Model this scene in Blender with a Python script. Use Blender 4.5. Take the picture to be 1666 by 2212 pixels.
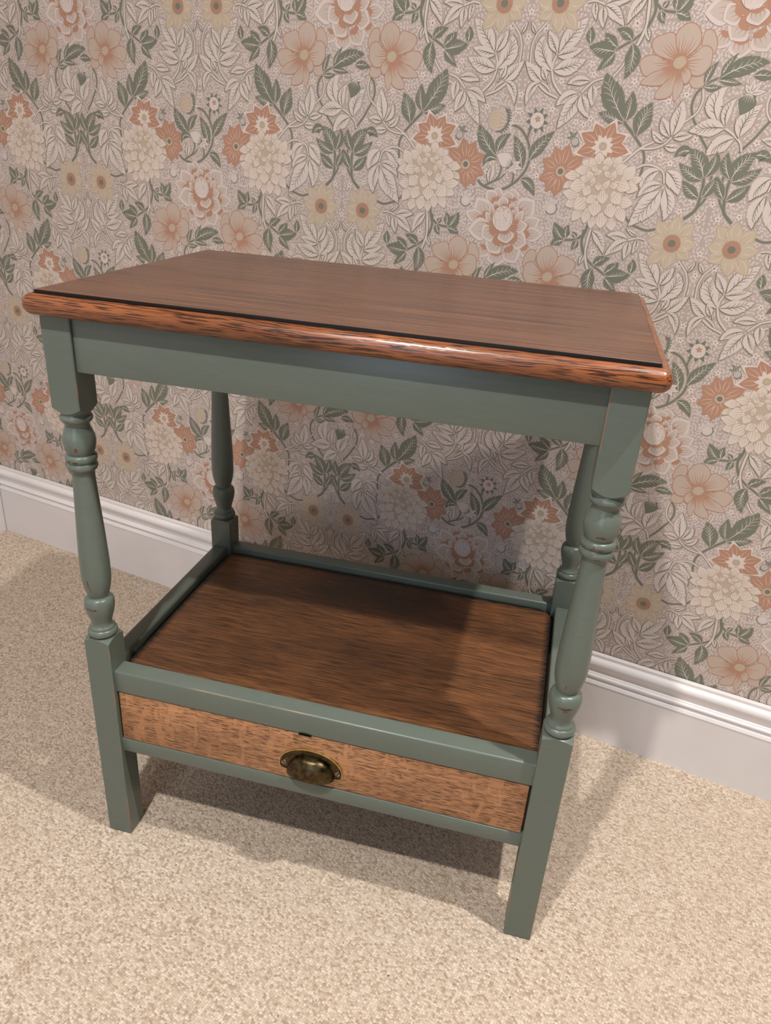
import bpy, bmesh, math, random
import numpy as np
from mathutils import Matrix, Vector

for o in list(bpy.data.objects):
    bpy.data.objects.remove(o)
scene = bpy.context.scene
COL = scene.collection

# ------------------------------------------------------------------ camera
cam_data = bpy.data.cameras.new('camera')
cam = bpy.data.objects.new('camera', cam_data)
COL.objects.link(cam)
cam.matrix_world = Matrix(((0.89444, -0.24381, 0.37489, 0.45441),
                           (0.44265, 0.36343, -0.81975, -1.08471),
                           (0.06362, 0.89915, 0.43298, 0.87596),
                           (0, 0, 0, 1)))
cam_data.sensor_fit = 'HORIZONTAL'
cam_data.sensor_width = 36.0
cam_data.lens = 35.378
cam_data.clip_start = 0.02
scene.camera = cam

# ------------------------------------------------------------------ world, exposure
world = bpy.data.worlds.new('world')
scene.world = world
world.use_nodes = True
world.node_tree.nodes['Background'].inputs[0].default_value = (0.30, 0.36, 0.50, 1)
world.node_tree.nodes['Background'].inputs[1].default_value = 0.4
scene.view_settings.view_transform = 'Standard'
scene.view_settings.look = 'None'
scene.view_settings.gamma = 1.0
scene.view_settings.use_curve_mapping = False
scene.view_settings.exposure = 0.95

# ceiling lamps: (x, y, watts); the last is an added, unseen fill lamp
LAMPS = [(0.164, -1.551, 15.5), (1.055, -0.521, 15.0), (0.08, -2.58, 2.5)]
LAMP_COLOUR = (1.0, 0.965, 0.925)
LAMP_SPREAD = math.radians(150)
WINDOW_STRENGTH = 1.7
CEIL = 2.36
XL, XR, YF = -1.036, 3.4, -3.4      # left wall, right wall, wall behind the camera

# ------------------------------------------------------------------ helpers
def srgb(r, g, b):
    f = lambda v: (v / 255 / 12.92) if v / 255 <= 0.04045 else ((v / 255 + 0.055) / 1.055) ** 2.4
    return (f(r), f(g), f(b), 1.0)

def link(o, parent=None):
    COL.objects.link(o)
    if parent is not None:
        o.parent = parent
    return o

def mesh_obj(name, verts, faces, mats, parent=None, smooth=None, midx=None):
    me = bpy.data.meshes.new(name)
    me.from_pydata([tuple(map(float, v)) for v in verts], [], faces)
    for m in (mats if isinstance(mats, (list, tuple)) else [mats]):
        me.materials.append(m)
    if midx is not None:
        me.polygons.foreach_set('material_index', midx)
    me.validate()
    if smooth is not None:
        me.shade_smooth()
        me.set_sharp_from_angle(angle=math.radians(smooth))
    me.update()
    return link(bpy.data.objects.new(name, me), parent)

def bm_obj(name, bm, mats, parent=None, smooth=None):
    bmesh.ops.recalc_face_normals(bm, faces=bm.faces[:])
    me = bpy.data.meshes.new(name)
    bm.to_mesh(me); bm.free()
    for m in (mats if isinstance(mats, (list, tuple)) else [mats]):
        me.materials.append(m)
    if smooth is not None:
        me.shade_smooth()
        me.set_sharp_from_angle(angle=math.radians(smooth))
    return link(bpy.data.objects.new(name, me), parent)

def box(bm, x0, x1, y0, y1, z0, z1, bevel=0.0, seg=2):
    r = bmesh.ops.create_cube(bm, size=1.0)
    vs = r['verts']
    bmesh.ops.scale(bm, vec=(x1 - x0, y1 - y0, z1 - z0), verts=vs)
    bmesh.ops.translate(bm, vec=((x0 + x1) / 2, (y0 + y1) / 2, (z0 + z1) / 2), verts=vs)
    if bevel:
        es = list({e for v in vs for e in v.link_edges})
        bmesh.ops.bevel(bm, geom=es, offset=bevel, segments=seg, profile=0.5, affect='EDGES')

def box_obj(name, dims, mat, parent=None, bevel=0.0, origin=None, seg=2):
    """box given in parent coordinates; its own origin at its centre"""
    x0, x1, y0, y1, z0, z1 = dims
    c = origin or ((x0 + x1) / 2, (y0 + y1) / 2, (z0 + z1) / 2)
    bm = bmesh.new()
    box(bm, x0 - c[0], x1 - c[0], y0 - c[1], y1 - c[1], z0 - c[2], z1 - c[2], bevel, seg)
    o = bm_obj(name, bm, mat, parent, 40 if bevel else None)
    o.location = c
    return o

def empty(name, loc, rz=0.0):
    o = bpy.data.objects.new(name, None)
    o.empty_display_size = 0.1
    o.location = loc
    o.rotation_euler = (0, 0, rz)
    return link(o)

def tag(o, label=None, cat=None, kind=None, group=None):
    if label: o['label'] = label
    if cat: o['category'] = cat
    if kind: o['kind'] = kind
    if group: o['group'] = group
    return o

# ------------------------------------------------------------------ materials
class N:
    """tiny node-graph helper"""
    def __init__(self, name, base=(0.5, 0.5, 0.5, 1), rough=0.5, spec=0.5, metal=0.0):
        self.m = bpy.data.materials.new(name)
        self.m.use_nodes = True
        self.t = self.m.node_tree
        self.b = self.t.nodes['Principled BSDF']
        self.b.inputs['Base Color'].default_value = base
        self.b.inputs['Roughness'].default_value = rough
        self.b.inputs['Specular IOR Level'].default_value = spec
        self.b.inputs['Metallic'].default_value = metal
        self.co = None
    def node(self, typ, **kw):
        n = self.t.nodes.new(typ)
        for k, v in kw.items():
            setattr(n, k, v)
        return n
    def put(self, sock, v):
        if isinstance(v, bpy.types.NodeSocket):
            self.t.links.new(v, sock)
        else:
            sock.default_value = v
    def coords(self, scale=(1, 1, 1), loc=(0, 0, 0), rot=(0, 0, 0)):
        if self.co is None:
            self.co = self.node('ShaderNodeTexCoord').outputs['Object']
        mp = self.node('ShaderNodeMapping')
        mp.inputs['Scale'].default_value = scale
        mp.inputs['Location'].default_value = loc
        mp.inputs['Rotation'].default_value = rot
        self.t.links.new(self.co, mp.inputs[0])
        return mp.outputs[0]
    def noise(self, vec, scale=1.0, detail=3.0, rough=0.5, dist=0.0, color=False):
        n = self.node('ShaderNodeTexNoise')
        self.put(n.inputs['Vector'], vec)
        n.inputs['Scale'].default_value = scale
        n.inputs['Detail'].default_value = detail
        n.inputs['Roughness'].default_value = rough
        n.inputs['Distortion'].default_value = dist
        return n.outputs['Color' if color else 'Fac']
    def voro(self, vec, scale, out='Distance', feature='F1', rnd=1.0):
        n = self.node('ShaderNodeTexVoronoi', feature=feature)
        self.put(n.inputs['Vector'], vec)
        n.inputs['Scale'].default_value = scale
        n.inputs['Randomness'].default_value = rnd
        return n.outputs[out]
    def ramp(self, fac, stops, interp='LINEAR'):
        n = self.node('ShaderNodeValToRGB')
        n.color_ramp.interpolation = interp
        els = n.color_ramp.elements
        while len(els) < len(stops):
            els.new(0.5)
        for e, (p, c) in zip(els, stops):
            e.position = p
            e.color = c if hasattr(c, '__len__') else (c, c, c, 1)
        self.put(n.inputs[0], fac)
        return n.outputs[0]
    def mix(self, fac, a, b, mode='MIX'):
        n = self.node('ShaderNodeMix', data_type='RGBA', blend_type=mode)
        self.put(n.inputs[0], fac); self.put(n.inputs[6], a); self.put(n.inputs[7], b)
        return n.outputs[2]
    def math(self, op, a, b=0.0, c=None):
        n = self.node('ShaderNodeMath', operation=op)
        self.put(n.inputs[0], a); self.put(n.inputs[1], b)
        if c is not None: self.put(n.inputs[2], c)
        return n.outputs[0]
    def sep(self, vec):
        n = self.node('ShaderNodeSeparateXYZ')
        self.put(n.inputs[0], vec)
        return n.outputs
    def bump(self, h, strength=0.3, dist=0.001):
        n = self.node('ShaderNodeBump')
        n.inputs['Strength'].default_value = strength
        n.inputs['Distance'].default_value = dist
        self.put(n.inputs['Height'], h)
        self.t.links.new(n.outputs[0], self.b.inputs['Normal'])
    def color(self, v): self.put(self.b.inputs['Base Color'], v)
    def rough(self, v): self.put(self.b.inputs['Roughness'], v)

GREEN = srgb(106, 116, 107)

def paint_base(g):
    """sage chalk paint: faint brush streaks"""
    n1 = g.noise(g.coords((6, 6, 40)), 8.0, 4.0, 0.6)
    n2 = g.noise(g.coords(), 14.0, 2.0, 0.5)
    c = g.mix(g.ramp(n1, [(0.3, 0.0), (0.75, 1.0)]), srgb(94, 103, 94), srgb(99, 109, 99))
    c = g.mix(g.ramp(n2, [(0.35, 0.0), (0.7, 0.5)]), c, srgb(94, 103, 95))
    g.rough(0.32)
    g.bump(g.noise(g.coords((1, 1, 1)), 90.0, 2.0), 0.05, 0.0004)
    return c

def mat_paint():
    g = N('sage_paint', GREEN, 0.4, 0.45)
    g.color(paint_base(g))
    return g.m

def mat_leg_paint(name, half, chips):
    """sage paint with rubbed corners and chips (x, z, half width, half height) baring the brown wood"""
    g = N(name, GREEN, 0.4, 0.45)
    base = paint_base(g)
    x, y, z = g.sep(g.coords())
    ax = g.math('ABSOLUTE', x); ay = g.math('ABSOLUTE', y)
    cor = g.math('MULTIPLY', g.math('GREATER_THAN', ax, half - 0.0009), g.math('GREATER_THAN', ay, half - 0.0009))
    wn = g.noise(g.coords((60, 60, 14)), 1.0, 3.0, 0.6)
    cor = g.math('MULTIPLY', cor, g.ramp(wn, [(0.50, 0.0), (0.56, 1.0)]))
    c = g.mix(cor, base, srgb(142, 106, 82))
    if chips:
        ns = g.math('MULTIPLY', g.math('SUBTRACT', g.noise(g.coords((1, 1, 1)), 420.0, 4.0, 0.7), 0.5), 5.2)
        chip = None
        for x0, z0, w, hh in chips:
            d = g.math('ADD', g.math('POWER', g.math('ABSOLUTE', g.math('DIVIDE', g.math('SUBTRACT', x, x0), w)), 2.0),
                       g.math('POWER', g.math('ABSOLUTE', g.math('DIVIDE', g.math('SUBTRACT', z, z0), hh)), 2.0))
            m = g.math('LESS_THAN', g.math('ADD', d, ns), 0.85)
            m = g.math('MULTIPLY', m, g.math('LESS_THAN', d, 2.2))
            chip = m if chip is None else g.math('MAXIMUM', chip, m)
        chip = g.math('MULTIPLY', chip, g.math('LESS_THAN', y, -0.002))
        c = g.mix(chip, c, g.ramp(g.noise(g.coords(), 300.0), [(0.42, srgb(44, 35, 30)), (0.58, srgb(116, 72, 50))]))
    g.color(c)
    return g.m

def mat_rail_paint():
    """front gallery rail: paint worn through along the upper front arris"""
    g = N('sage_paint_worn_rail', GREEN, 0.36, 0.5)
    base = paint_base(g)
    x, y, z = g.sep(g.coords())
    e = g.math('MULTIPLY', g.math('LESS_THAN', y, -0.0068), g.math('GREATER_THAN', z, 0.0068))
    e2 = g.math('LESS_THAN', g.math('ABSOLUTE', g.math('SUBTRACT', g.math('SUBTRACT', z, y), 0.0270)), 0.0006)
    wn = g.noise(g.coords((18, 300, 300)), 1.0, 4.0, 0.7)
    mid = g.math('LESS_THAN', g.math('ABSOLUTE', g.math('ADD', x, 0.035)), 0.125)
    m = g.math('MULTIPLY', g.math('MULTIPLY', e, e2), g.math('MULTIPLY', mid, g.ramp(wn, [(0.46, 0.0), (0.56, 0.85)])))
    g.color(g.mix(m, base, srgb(164, 128, 102)))
    return g.m

def mat_wood(name, light, mid, dark, rough, streak=(5, 160), dash=(12, 420), dash_amt=0.8, fleck=0.0, patch=0.5, axis='xy', edge=None, spec=0.5, stain=None):
    """stained oak; grain runs along local x. axis: which plane the grain rows stack in"""
    g = N(name, mid, rough, spec)
    if axis == 'xy':
        S = lambda a, b: (a, b, a)
    else:
        S = lambda a, b: (a, b, b)
    warp = g.noise(g.coords((3, 8, 8)), 1.0, 2.0, 0.5, color=True)
    co = g.coords()
    va = g.node('ShaderNodeVectorMath', operation='MULTIPLY_ADD')
    g.put(va.inputs[0], warp); va.inputs[1].default_value = (0.0, 0.012, 0.012); g.put(va.inputs[2], co)
    def mapped(sc):
        mp = g.node('ShaderNodeMapping'); mp.inputs['Scale'].default_value = sc
        g.t.links.new(va.outputs[0], mp.inputs[0]); return mp.outputs[0]
    n1 = g.noise(mapped(S(*streak)), 1.0, 4.0, 0.6)
    n2 = g.noise(mapped(S(*dash)), 1.0, 2.0, 0.5)
    n3 = g.noise(g.coords((5, 11, 11)), 1.0, 3.0, 0.55)
    c = g.mix(g.ramp(n1, [(0.32, 0.0), (0.68, 1.0)]), mid, light)
    c = g.mix(g.ramp(n3, [(0.42, 0.0), (0.72, patch)]), c, dark)
    fac = g.ramp(n2, [(0.50, 0.0), (0.58, dash_amt)])
    if fleck:
        v = g.noise(g.coords((75, 26, 26), rot=(0, 0.12, 0.12)), 1.0, 2.0, 0.5, 0.6)
        fk = g.ramp(v, [(0.56, 0.0), (0.62, fleck)])
        fac = g.math('MULTIPLY', fac, g.math('SUBTRACT', 1.0, fk))
    c = g.mix(fac, c, dark)
    if stain:
        cx_, cy_, rx_, ry_ = stain
        x, y, z = g.sep(co)
        dx = g.math('POWER', g.math('DIVIDE', g.math('SUBTRACT', x, cx_), rx_), 2.0)
        dy = g.math('POWER', g.math('DIVIDE', g.math('SUBTRACT', y, cy_), ry_), 2.0)
        d = g.math('ADD', g.math('ADD', dx, dy), g.math('MULTIPLY', g.math('SUBTRACT', g.noise(g.coords((9, 22, 1)), 1.0, 4.0, 0.6), 0.5), 2.6))
        c = g.mix(g.ramp(d, [(0.1, 0.72), (1.0, 0.0)]), c, dark)
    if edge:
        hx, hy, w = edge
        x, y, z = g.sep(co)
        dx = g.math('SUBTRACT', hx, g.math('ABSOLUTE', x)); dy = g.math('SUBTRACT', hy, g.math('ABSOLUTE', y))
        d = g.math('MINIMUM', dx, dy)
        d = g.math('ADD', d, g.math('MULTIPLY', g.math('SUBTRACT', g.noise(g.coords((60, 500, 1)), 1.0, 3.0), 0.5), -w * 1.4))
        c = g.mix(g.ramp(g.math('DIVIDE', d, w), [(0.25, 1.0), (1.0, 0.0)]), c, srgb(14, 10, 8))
    g.color(c)
    g.rough(g.ramp(n1, [(0.3, rough - 0.05), (0.7, rough + 0.06)]))
    g.bump(g.math('MULTIPLY', fac, -1.0), 0.25, 0.0003)
    return g.m

def mat_carpet():
    """pale wool loop carpet with brown flecks"""
    g = N('loop_carpet', srgb(205, 185, 162), 0.95, 0.1)
    co = g.coords()
    rows = g.coords((1.0, 1.25, 1.0), rot=(0, 0, 0.035))
    cell = g.voro(rows, 300.0, 'Color', rnd=0.6)
    dist = g.voro(rows, 300.0, 'Distance', rnd=0.6)
    cr = g.node('ShaderNodeSeparateColor'); g.put(cr.inputs[0], cell)
    c = g.ramp(cr.outputs[0], [(0.0, srgb(160, 141, 121)), (0.25, srgb(188, 170, 150)), (0.7, srgb(206, 190, 172)), (1.0, srgb(217, 204, 190))])
    big = g.noise(co, 2.2, 2.0)
    c = g.mix(g.ramp(big, [(0.35, 0.0), (0.7, 0.25)]), c, srgb(196, 178, 158))
    gap = g.ramp(dist, [(0.40, 0.0), (0.9, 0.5)])
    c = g.mix(gap, c, srgb(140, 117, 97))
    streak = g.noise(g.coords((34, 130, 1), rot=(0, 0, 0.035)), 1.0, 3.0, 0.6)
    c = g.mix(g.ramp(streak, [(0.57, 0.0), (0.72, 0.4)]), c, srgb(146, 124, 104))
    fl = g.voro(co, 30.0, 'Distance')
    flm = g.math('LESS_THAN', g.math('ADD', fl, g.math('MULTIPLY', g.noise(co, 260.0), 0.06)), 0.068)
    c = g.mix(g.math('MULTIPLY', flm, 0.8), c, srgb(86, 68, 58))
    g.color(c)
    h = g.ramp(dist, [(0.0, 1.0), (0.8, 0.0)])
    g.bump(h, 0.42, 0.002)
    return g.m

def mat_plain(name, col, rough=0.5, spec=0.4, bump=0.0, metal=0.0):
    g = N(name, col, rough, spec, metal)
    n = g.noise(g.coords(), 7.0, 3.0)
    dark = tuple(v * 0.93 for v in col[:3]) + (1,)
    g.color(g.mix(g.ramp(n, [(0.35, 0.0), (0.7, 1.0)]), dark, col))
    if bump:
        g.bump(g.noise(g.coords(), 160.0, 2.0), bump, 0.0005)
    return g.m

def mat_emit(name, col, strength):
    g = N(name, col, 0.6)
    g.put(g.b.inputs['Emission Color'], col)
    g.b.inputs['Emission Strength'].default_value = strength
    return g.m

def mat_brass(name, a, b, rough):
    g = N(name, a, rough, 0.5, 1.0)
    n = g.noise(g.coords(), 120.0, 5.0, 0.65)
    g.color(g.mix(g.ramp(n, [(0.38, 0.0), (0.62, 1.0)]), a, b))
    g.rough(g.ramp(n, [(0.35, rough - 0.08), (0.65, rough + 0.12)]))
    return g.m

M_PAINT = mat_paint()
LEG = 0.0333
M_LEG = mat_leg_paint('sage_paint_worn_leg', LEG / 2, [])
M_LEG_A = mat_leg_paint('sage_paint_chipped_leg_one', LEG / 2, [(0.0052, 0.564, 0.0016, 0.003), (-0.0072, 0.563, 0.0018, 0.0022), (-0.0048, 0.5495, 0.0022, 0.0014), (0.003, 0.5495, 0.0030, 0.0014), (0.001, 0.5405, 0.0018, 0.0007), (-0.001, 0.595, 0.0035, 0.0006), (-0.0008, 0.397, 0.0010, 0.0065), (0.0006, 0.390, 0.0009, 0.0025), (-0.0008, 0.3625, 0.0085, 0.0012), (-0.0078, 0.3215, 0.0026, 0.0028), (0.0047, 0.3205, 0.0012, 0.0009)])
M_LEG_B = mat_leg_paint('sage_paint_chipped_leg_two', LEG / 2, [(0.001, 0.562, 0.0052, 0.0016), (0.0, 0.5488, 0.0072, 0.0015), (-0.0045, 0.5515, 0.0012, 0.0009), (0.0, 0.5385, 0.0038, 0.0008), (0.0005, 0.5945, 0.0024, 0.0006), (-0.0028, 0.387, 0.0009, 0.0034), (0.001, 0.3612, 0.0078, 0.0019), (0.002, 0.3575, 0.003, 0.001)])
M_RAIL = mat_rail_paint()
M_TOP = mat_wood('stained_oak_top', srgb(114, 76, 55), srgb(97, 61, 43), srgb(46, 27, 18), 0.30, (4, 90), (4, 420), 0.8, 0, 0.4, spec=0.6)
M_NOSE = mat_wood('stained_oak_moulding', srgb(158, 96, 56), srgb(134, 74, 42), srgb(44, 22, 14), 0.27, (10, 300), (34, 850), 0.9, 0, 0.5, 'xyz', spec=0.6)
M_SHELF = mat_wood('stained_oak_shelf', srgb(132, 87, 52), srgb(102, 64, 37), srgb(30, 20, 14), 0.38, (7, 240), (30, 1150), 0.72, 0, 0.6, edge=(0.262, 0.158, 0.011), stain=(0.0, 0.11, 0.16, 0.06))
M_DRAWER = mat_wood('quarter_sawn_oak', srgb(190, 139, 97), srgb(167, 115, 76), srgb(78, 49, 31), 0.5, (10, 260), (75, 1150), 0.85, 0.95, 0.3, 'xyz')
M_INNER = mat_plain('dark_stained_wood', srgb(40, 26, 18), 0.6)
M_CARPET = mat_carpet()
M_SKIRT = mat_plain('white_satin_wood_paint', srgb(226, 220, 218), 0.34, 0.45)
M_WHITE = mat_plain('taupe_wall_paint', srgb(108, 102, 98), 0.8, 0.2)
M_LEFT = mat_plain('off_white_wall_paint', srgb(218, 211, 207), 0.8, 0.2)
M_CEIL = mat_plain('white_ceiling_paint', srgb(172, 170, 167), 0.85, 0.2)
M_BRASS = mat_brass('aged_brass', srgb(58, 50, 38), srgb(96, 82, 56), 0.34)
M_BRASS_RIM = mat_brass('rubbed_brass_rim', srgb(176, 148, 92), srgb(206, 180, 122), 0.28)
M_SCREW = mat_brass('dull_steel', srgb(118, 106, 92), srgb(150, 138, 122), 0.4)
M_LENS = mat_emit('lamp_lens', (1.0, 0.85, 0.68, 1), 25.0)
M_PANE = mat_emit('cool_fill_pane', (0.62, 0.77, 1.0, 1), WINDOW_STRENGTH)

# ------------------------------------------------------------------ wallpaper print
# Half-drop repeat, mirrored left to right. Every motif is listed once, in millimetres of the
# repeat; flat print shapes lie in thin layers of ink on the paper.
PW, PH = 521.48, 521.05          # repeat width and height (mm)
PU, PV = -0.15104, 0.78799       # where the repeat is hung (m)
INK = ['white', 'olive', 'halo', 'green', 'cream', 'orange', 'straw', 'strawline', 'petal', 'sprig', 'dot', 'tan', 'blush', 'greenlight', 'outline']
INKCOL = {'white': (210, 195, 186), 'olive': (120, 116, 100), 'halo': (180, 163, 152), 'green': (119, 120, 105), 'cream': (216, 200, 188),
          'orange': (177, 134, 111), 'straw': (192, 174, 152), 'strawline': (188, 169, 149), 'petal': (190, 170, 155), 'sprig': (206, 192, 184),
          'dot': (86, 82, 70), 'tan': (182, 162, 138), 'blush': (194, 178, 167), 'greenlight': (150, 148, 134), 'outline': (160, 133, 117)}
PAPER = (179, 162, 153)
SHAPES = []                      # (ink, layer, points in mm)
LONE = set()                     # shapes that are not mirrored

def A(v): return np.asarray(v, float)

def put(ink, z, pts):
    SHAPES.append((INK.index(ink), z, A(pts)))

def bez(B, Mid, E, t):
    c = 2 * Mid - (B + E) / 2
    t = np.asarray(t)[:, None]
    return (1 - t) ** 2 * B + 2 * t * (1 - t) * c + t ** 2 * E

def frame(B, Mid, E, n):
    t = np.linspace(0, 1, n)
    P = bez(B, Mid, E, t)
    d = np.gradient(P, axis=0)
    d /= np.linalg.norm(d, axis=1)[:, None] + 1e-9
    return t, P, np.stack([-d[:, 1], d[:, 0]], 1), d

def leaf_poly(B, Mid, E, W, teeth=3, e=0.0, peak=0.45, shift=(0, 0), base=0.06, ex=1.5):
    B, Mid, E = A(B), A(Mid), A(E)
    if e:
        u = (E - Mid); u /= np.linalg.norm(u) + 1e-9
        E = E + u * e * 1.6
        v = (B - Mid); v /= np.linalg.norm(v) + 1e-9
        B = B + v * e * 0.8
    n = 33
    t, P, nr, d = frame(B, Mid, E, n)
    x = np.clip((t - peak) / (1 - peak), 0, 1)
    f = np.where(t < peak, np.sin(np.pi / 2 * np.minimum(t / peak, 1)) ** 0.85, 1 - x ** ex)
    w = W / 2 * np.maximum(f, base * (1 - t)) + e * np.minimum(1, (1 - t) * 12)
    sides = []
    for sg in (1, -1):
        q = []
        marks = np.linspace(0.34, 0.86, teeth) + (0.05 if sg > 0 else 0.0)
        k = 0
        for i in range(n):
            if teeth and k < teeth and t[i] >= marks[k]:
                q.append(P[i] + sg * nr[i] * w[i] * 1.10 + d[i] * W * 0.05)
                q.append(P[i] + sg * nr[i] * w[i] * 0.80 + d[i] * W * 0.01)
                k += 1
            elif i % 2 == 0:
                q.append(P[i] + sg * nr[i] * w[i])
        sides.append(q)
    return A(sides[0] + sides[1][::-1][1:-1]) + A(shift)

def stroke(P, w0, w1, wm=None):
    P = A(P)
    n = len(P)
    d = np.gradient(P, axis=0)
    d /= np.linalg.norm(d, axis=1)[:, None] + 1e-9
    nr = np.stack([-d[:, 1], d[:, 0]], 1)
    t = np.linspace(0, 1, n)
    w = (w0 + (w1 - w0) * t) if wm is None else np.interp(t, [0, 0.35, 1], [w0, wm, w1])
    return np.concatenate([P + nr * w[:, None] / 2, (P - nr * w[:, None] / 2)[::-1]])

def spline(P, per=6):
    P = A(P)
    Q = np.concatenate([[2 * P[0] - P[1]], P, [2 * P[-1] - P[-2]]])
    out = []
    for i in range(1, len(Q) - 2):
        for k in range(per):
            t = k / per
            out.append(0.5 * (2 * Q[i] + (Q[i + 1] - Q[i - 1]) * t + (2 * Q[i - 1] - 5 * Q[i] + 4 * Q[i + 1] - Q[i + 2]) * t * t + (3 * Q[i] - Q[i - 1] - 3 * Q[i + 1] + Q[i + 2]) * t ** 3))
    out.append(P[-1])
    return A(out)

def ellipse(c, rx, ry=None, rot=0, n=18):
    a = np.linspace(0, 2 * np.pi, n, endpoint=False)
    ry = ry or rx
    x, y = rx * np.cos(a), ry * np.sin(a)
    return np.stack([c[0] + x * math.cos(rot) - y * math.sin(rot), c[1] + x * math.sin(rot) + y * math.cos(rot)], 1)

def veins(ink, z, B, Mid, E, W, n=5, mid=0.8, both=False, start=0.22, wd=0.55):
    B, Mid, E = A(B), A(Mid), A(E)
    L = np.linalg.norm(E - B)
    t, P, nr, d = frame(B, Mid, E, 41)
    k = int(40 * mid)
    put(ink, z, stroke(P[1:k:4], wd * 1.0, wd * 0.35, wd * 1.7))
    for j in range(n):
        for sg in ((1, -1) if both else (1,)):
            tt = start + (mid - start) * (j + (0.35 if sg < 0 else 0.0)) / n
            i = int(40 * tt)
            hw = W / 2 * (math.sin(math.pi * min(1, tt * 1.05)) ** 0.8)
            a = P[i] + sg * nr[i] * 0.2
            b = P[i] + sg * nr[i] * hw * 0.62 + d[i] * hw * 0.75
            m = (a + b) / 2 + d[i] * hw * 0.10 - sg * nr[i] * hw * 0.05
            put(ink, z, stroke([a, m, b], wd * 0.75, wd * 0.25, wd * 1.1))

def petal_ring(c, tips, W, kind, z0):
    pass

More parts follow.
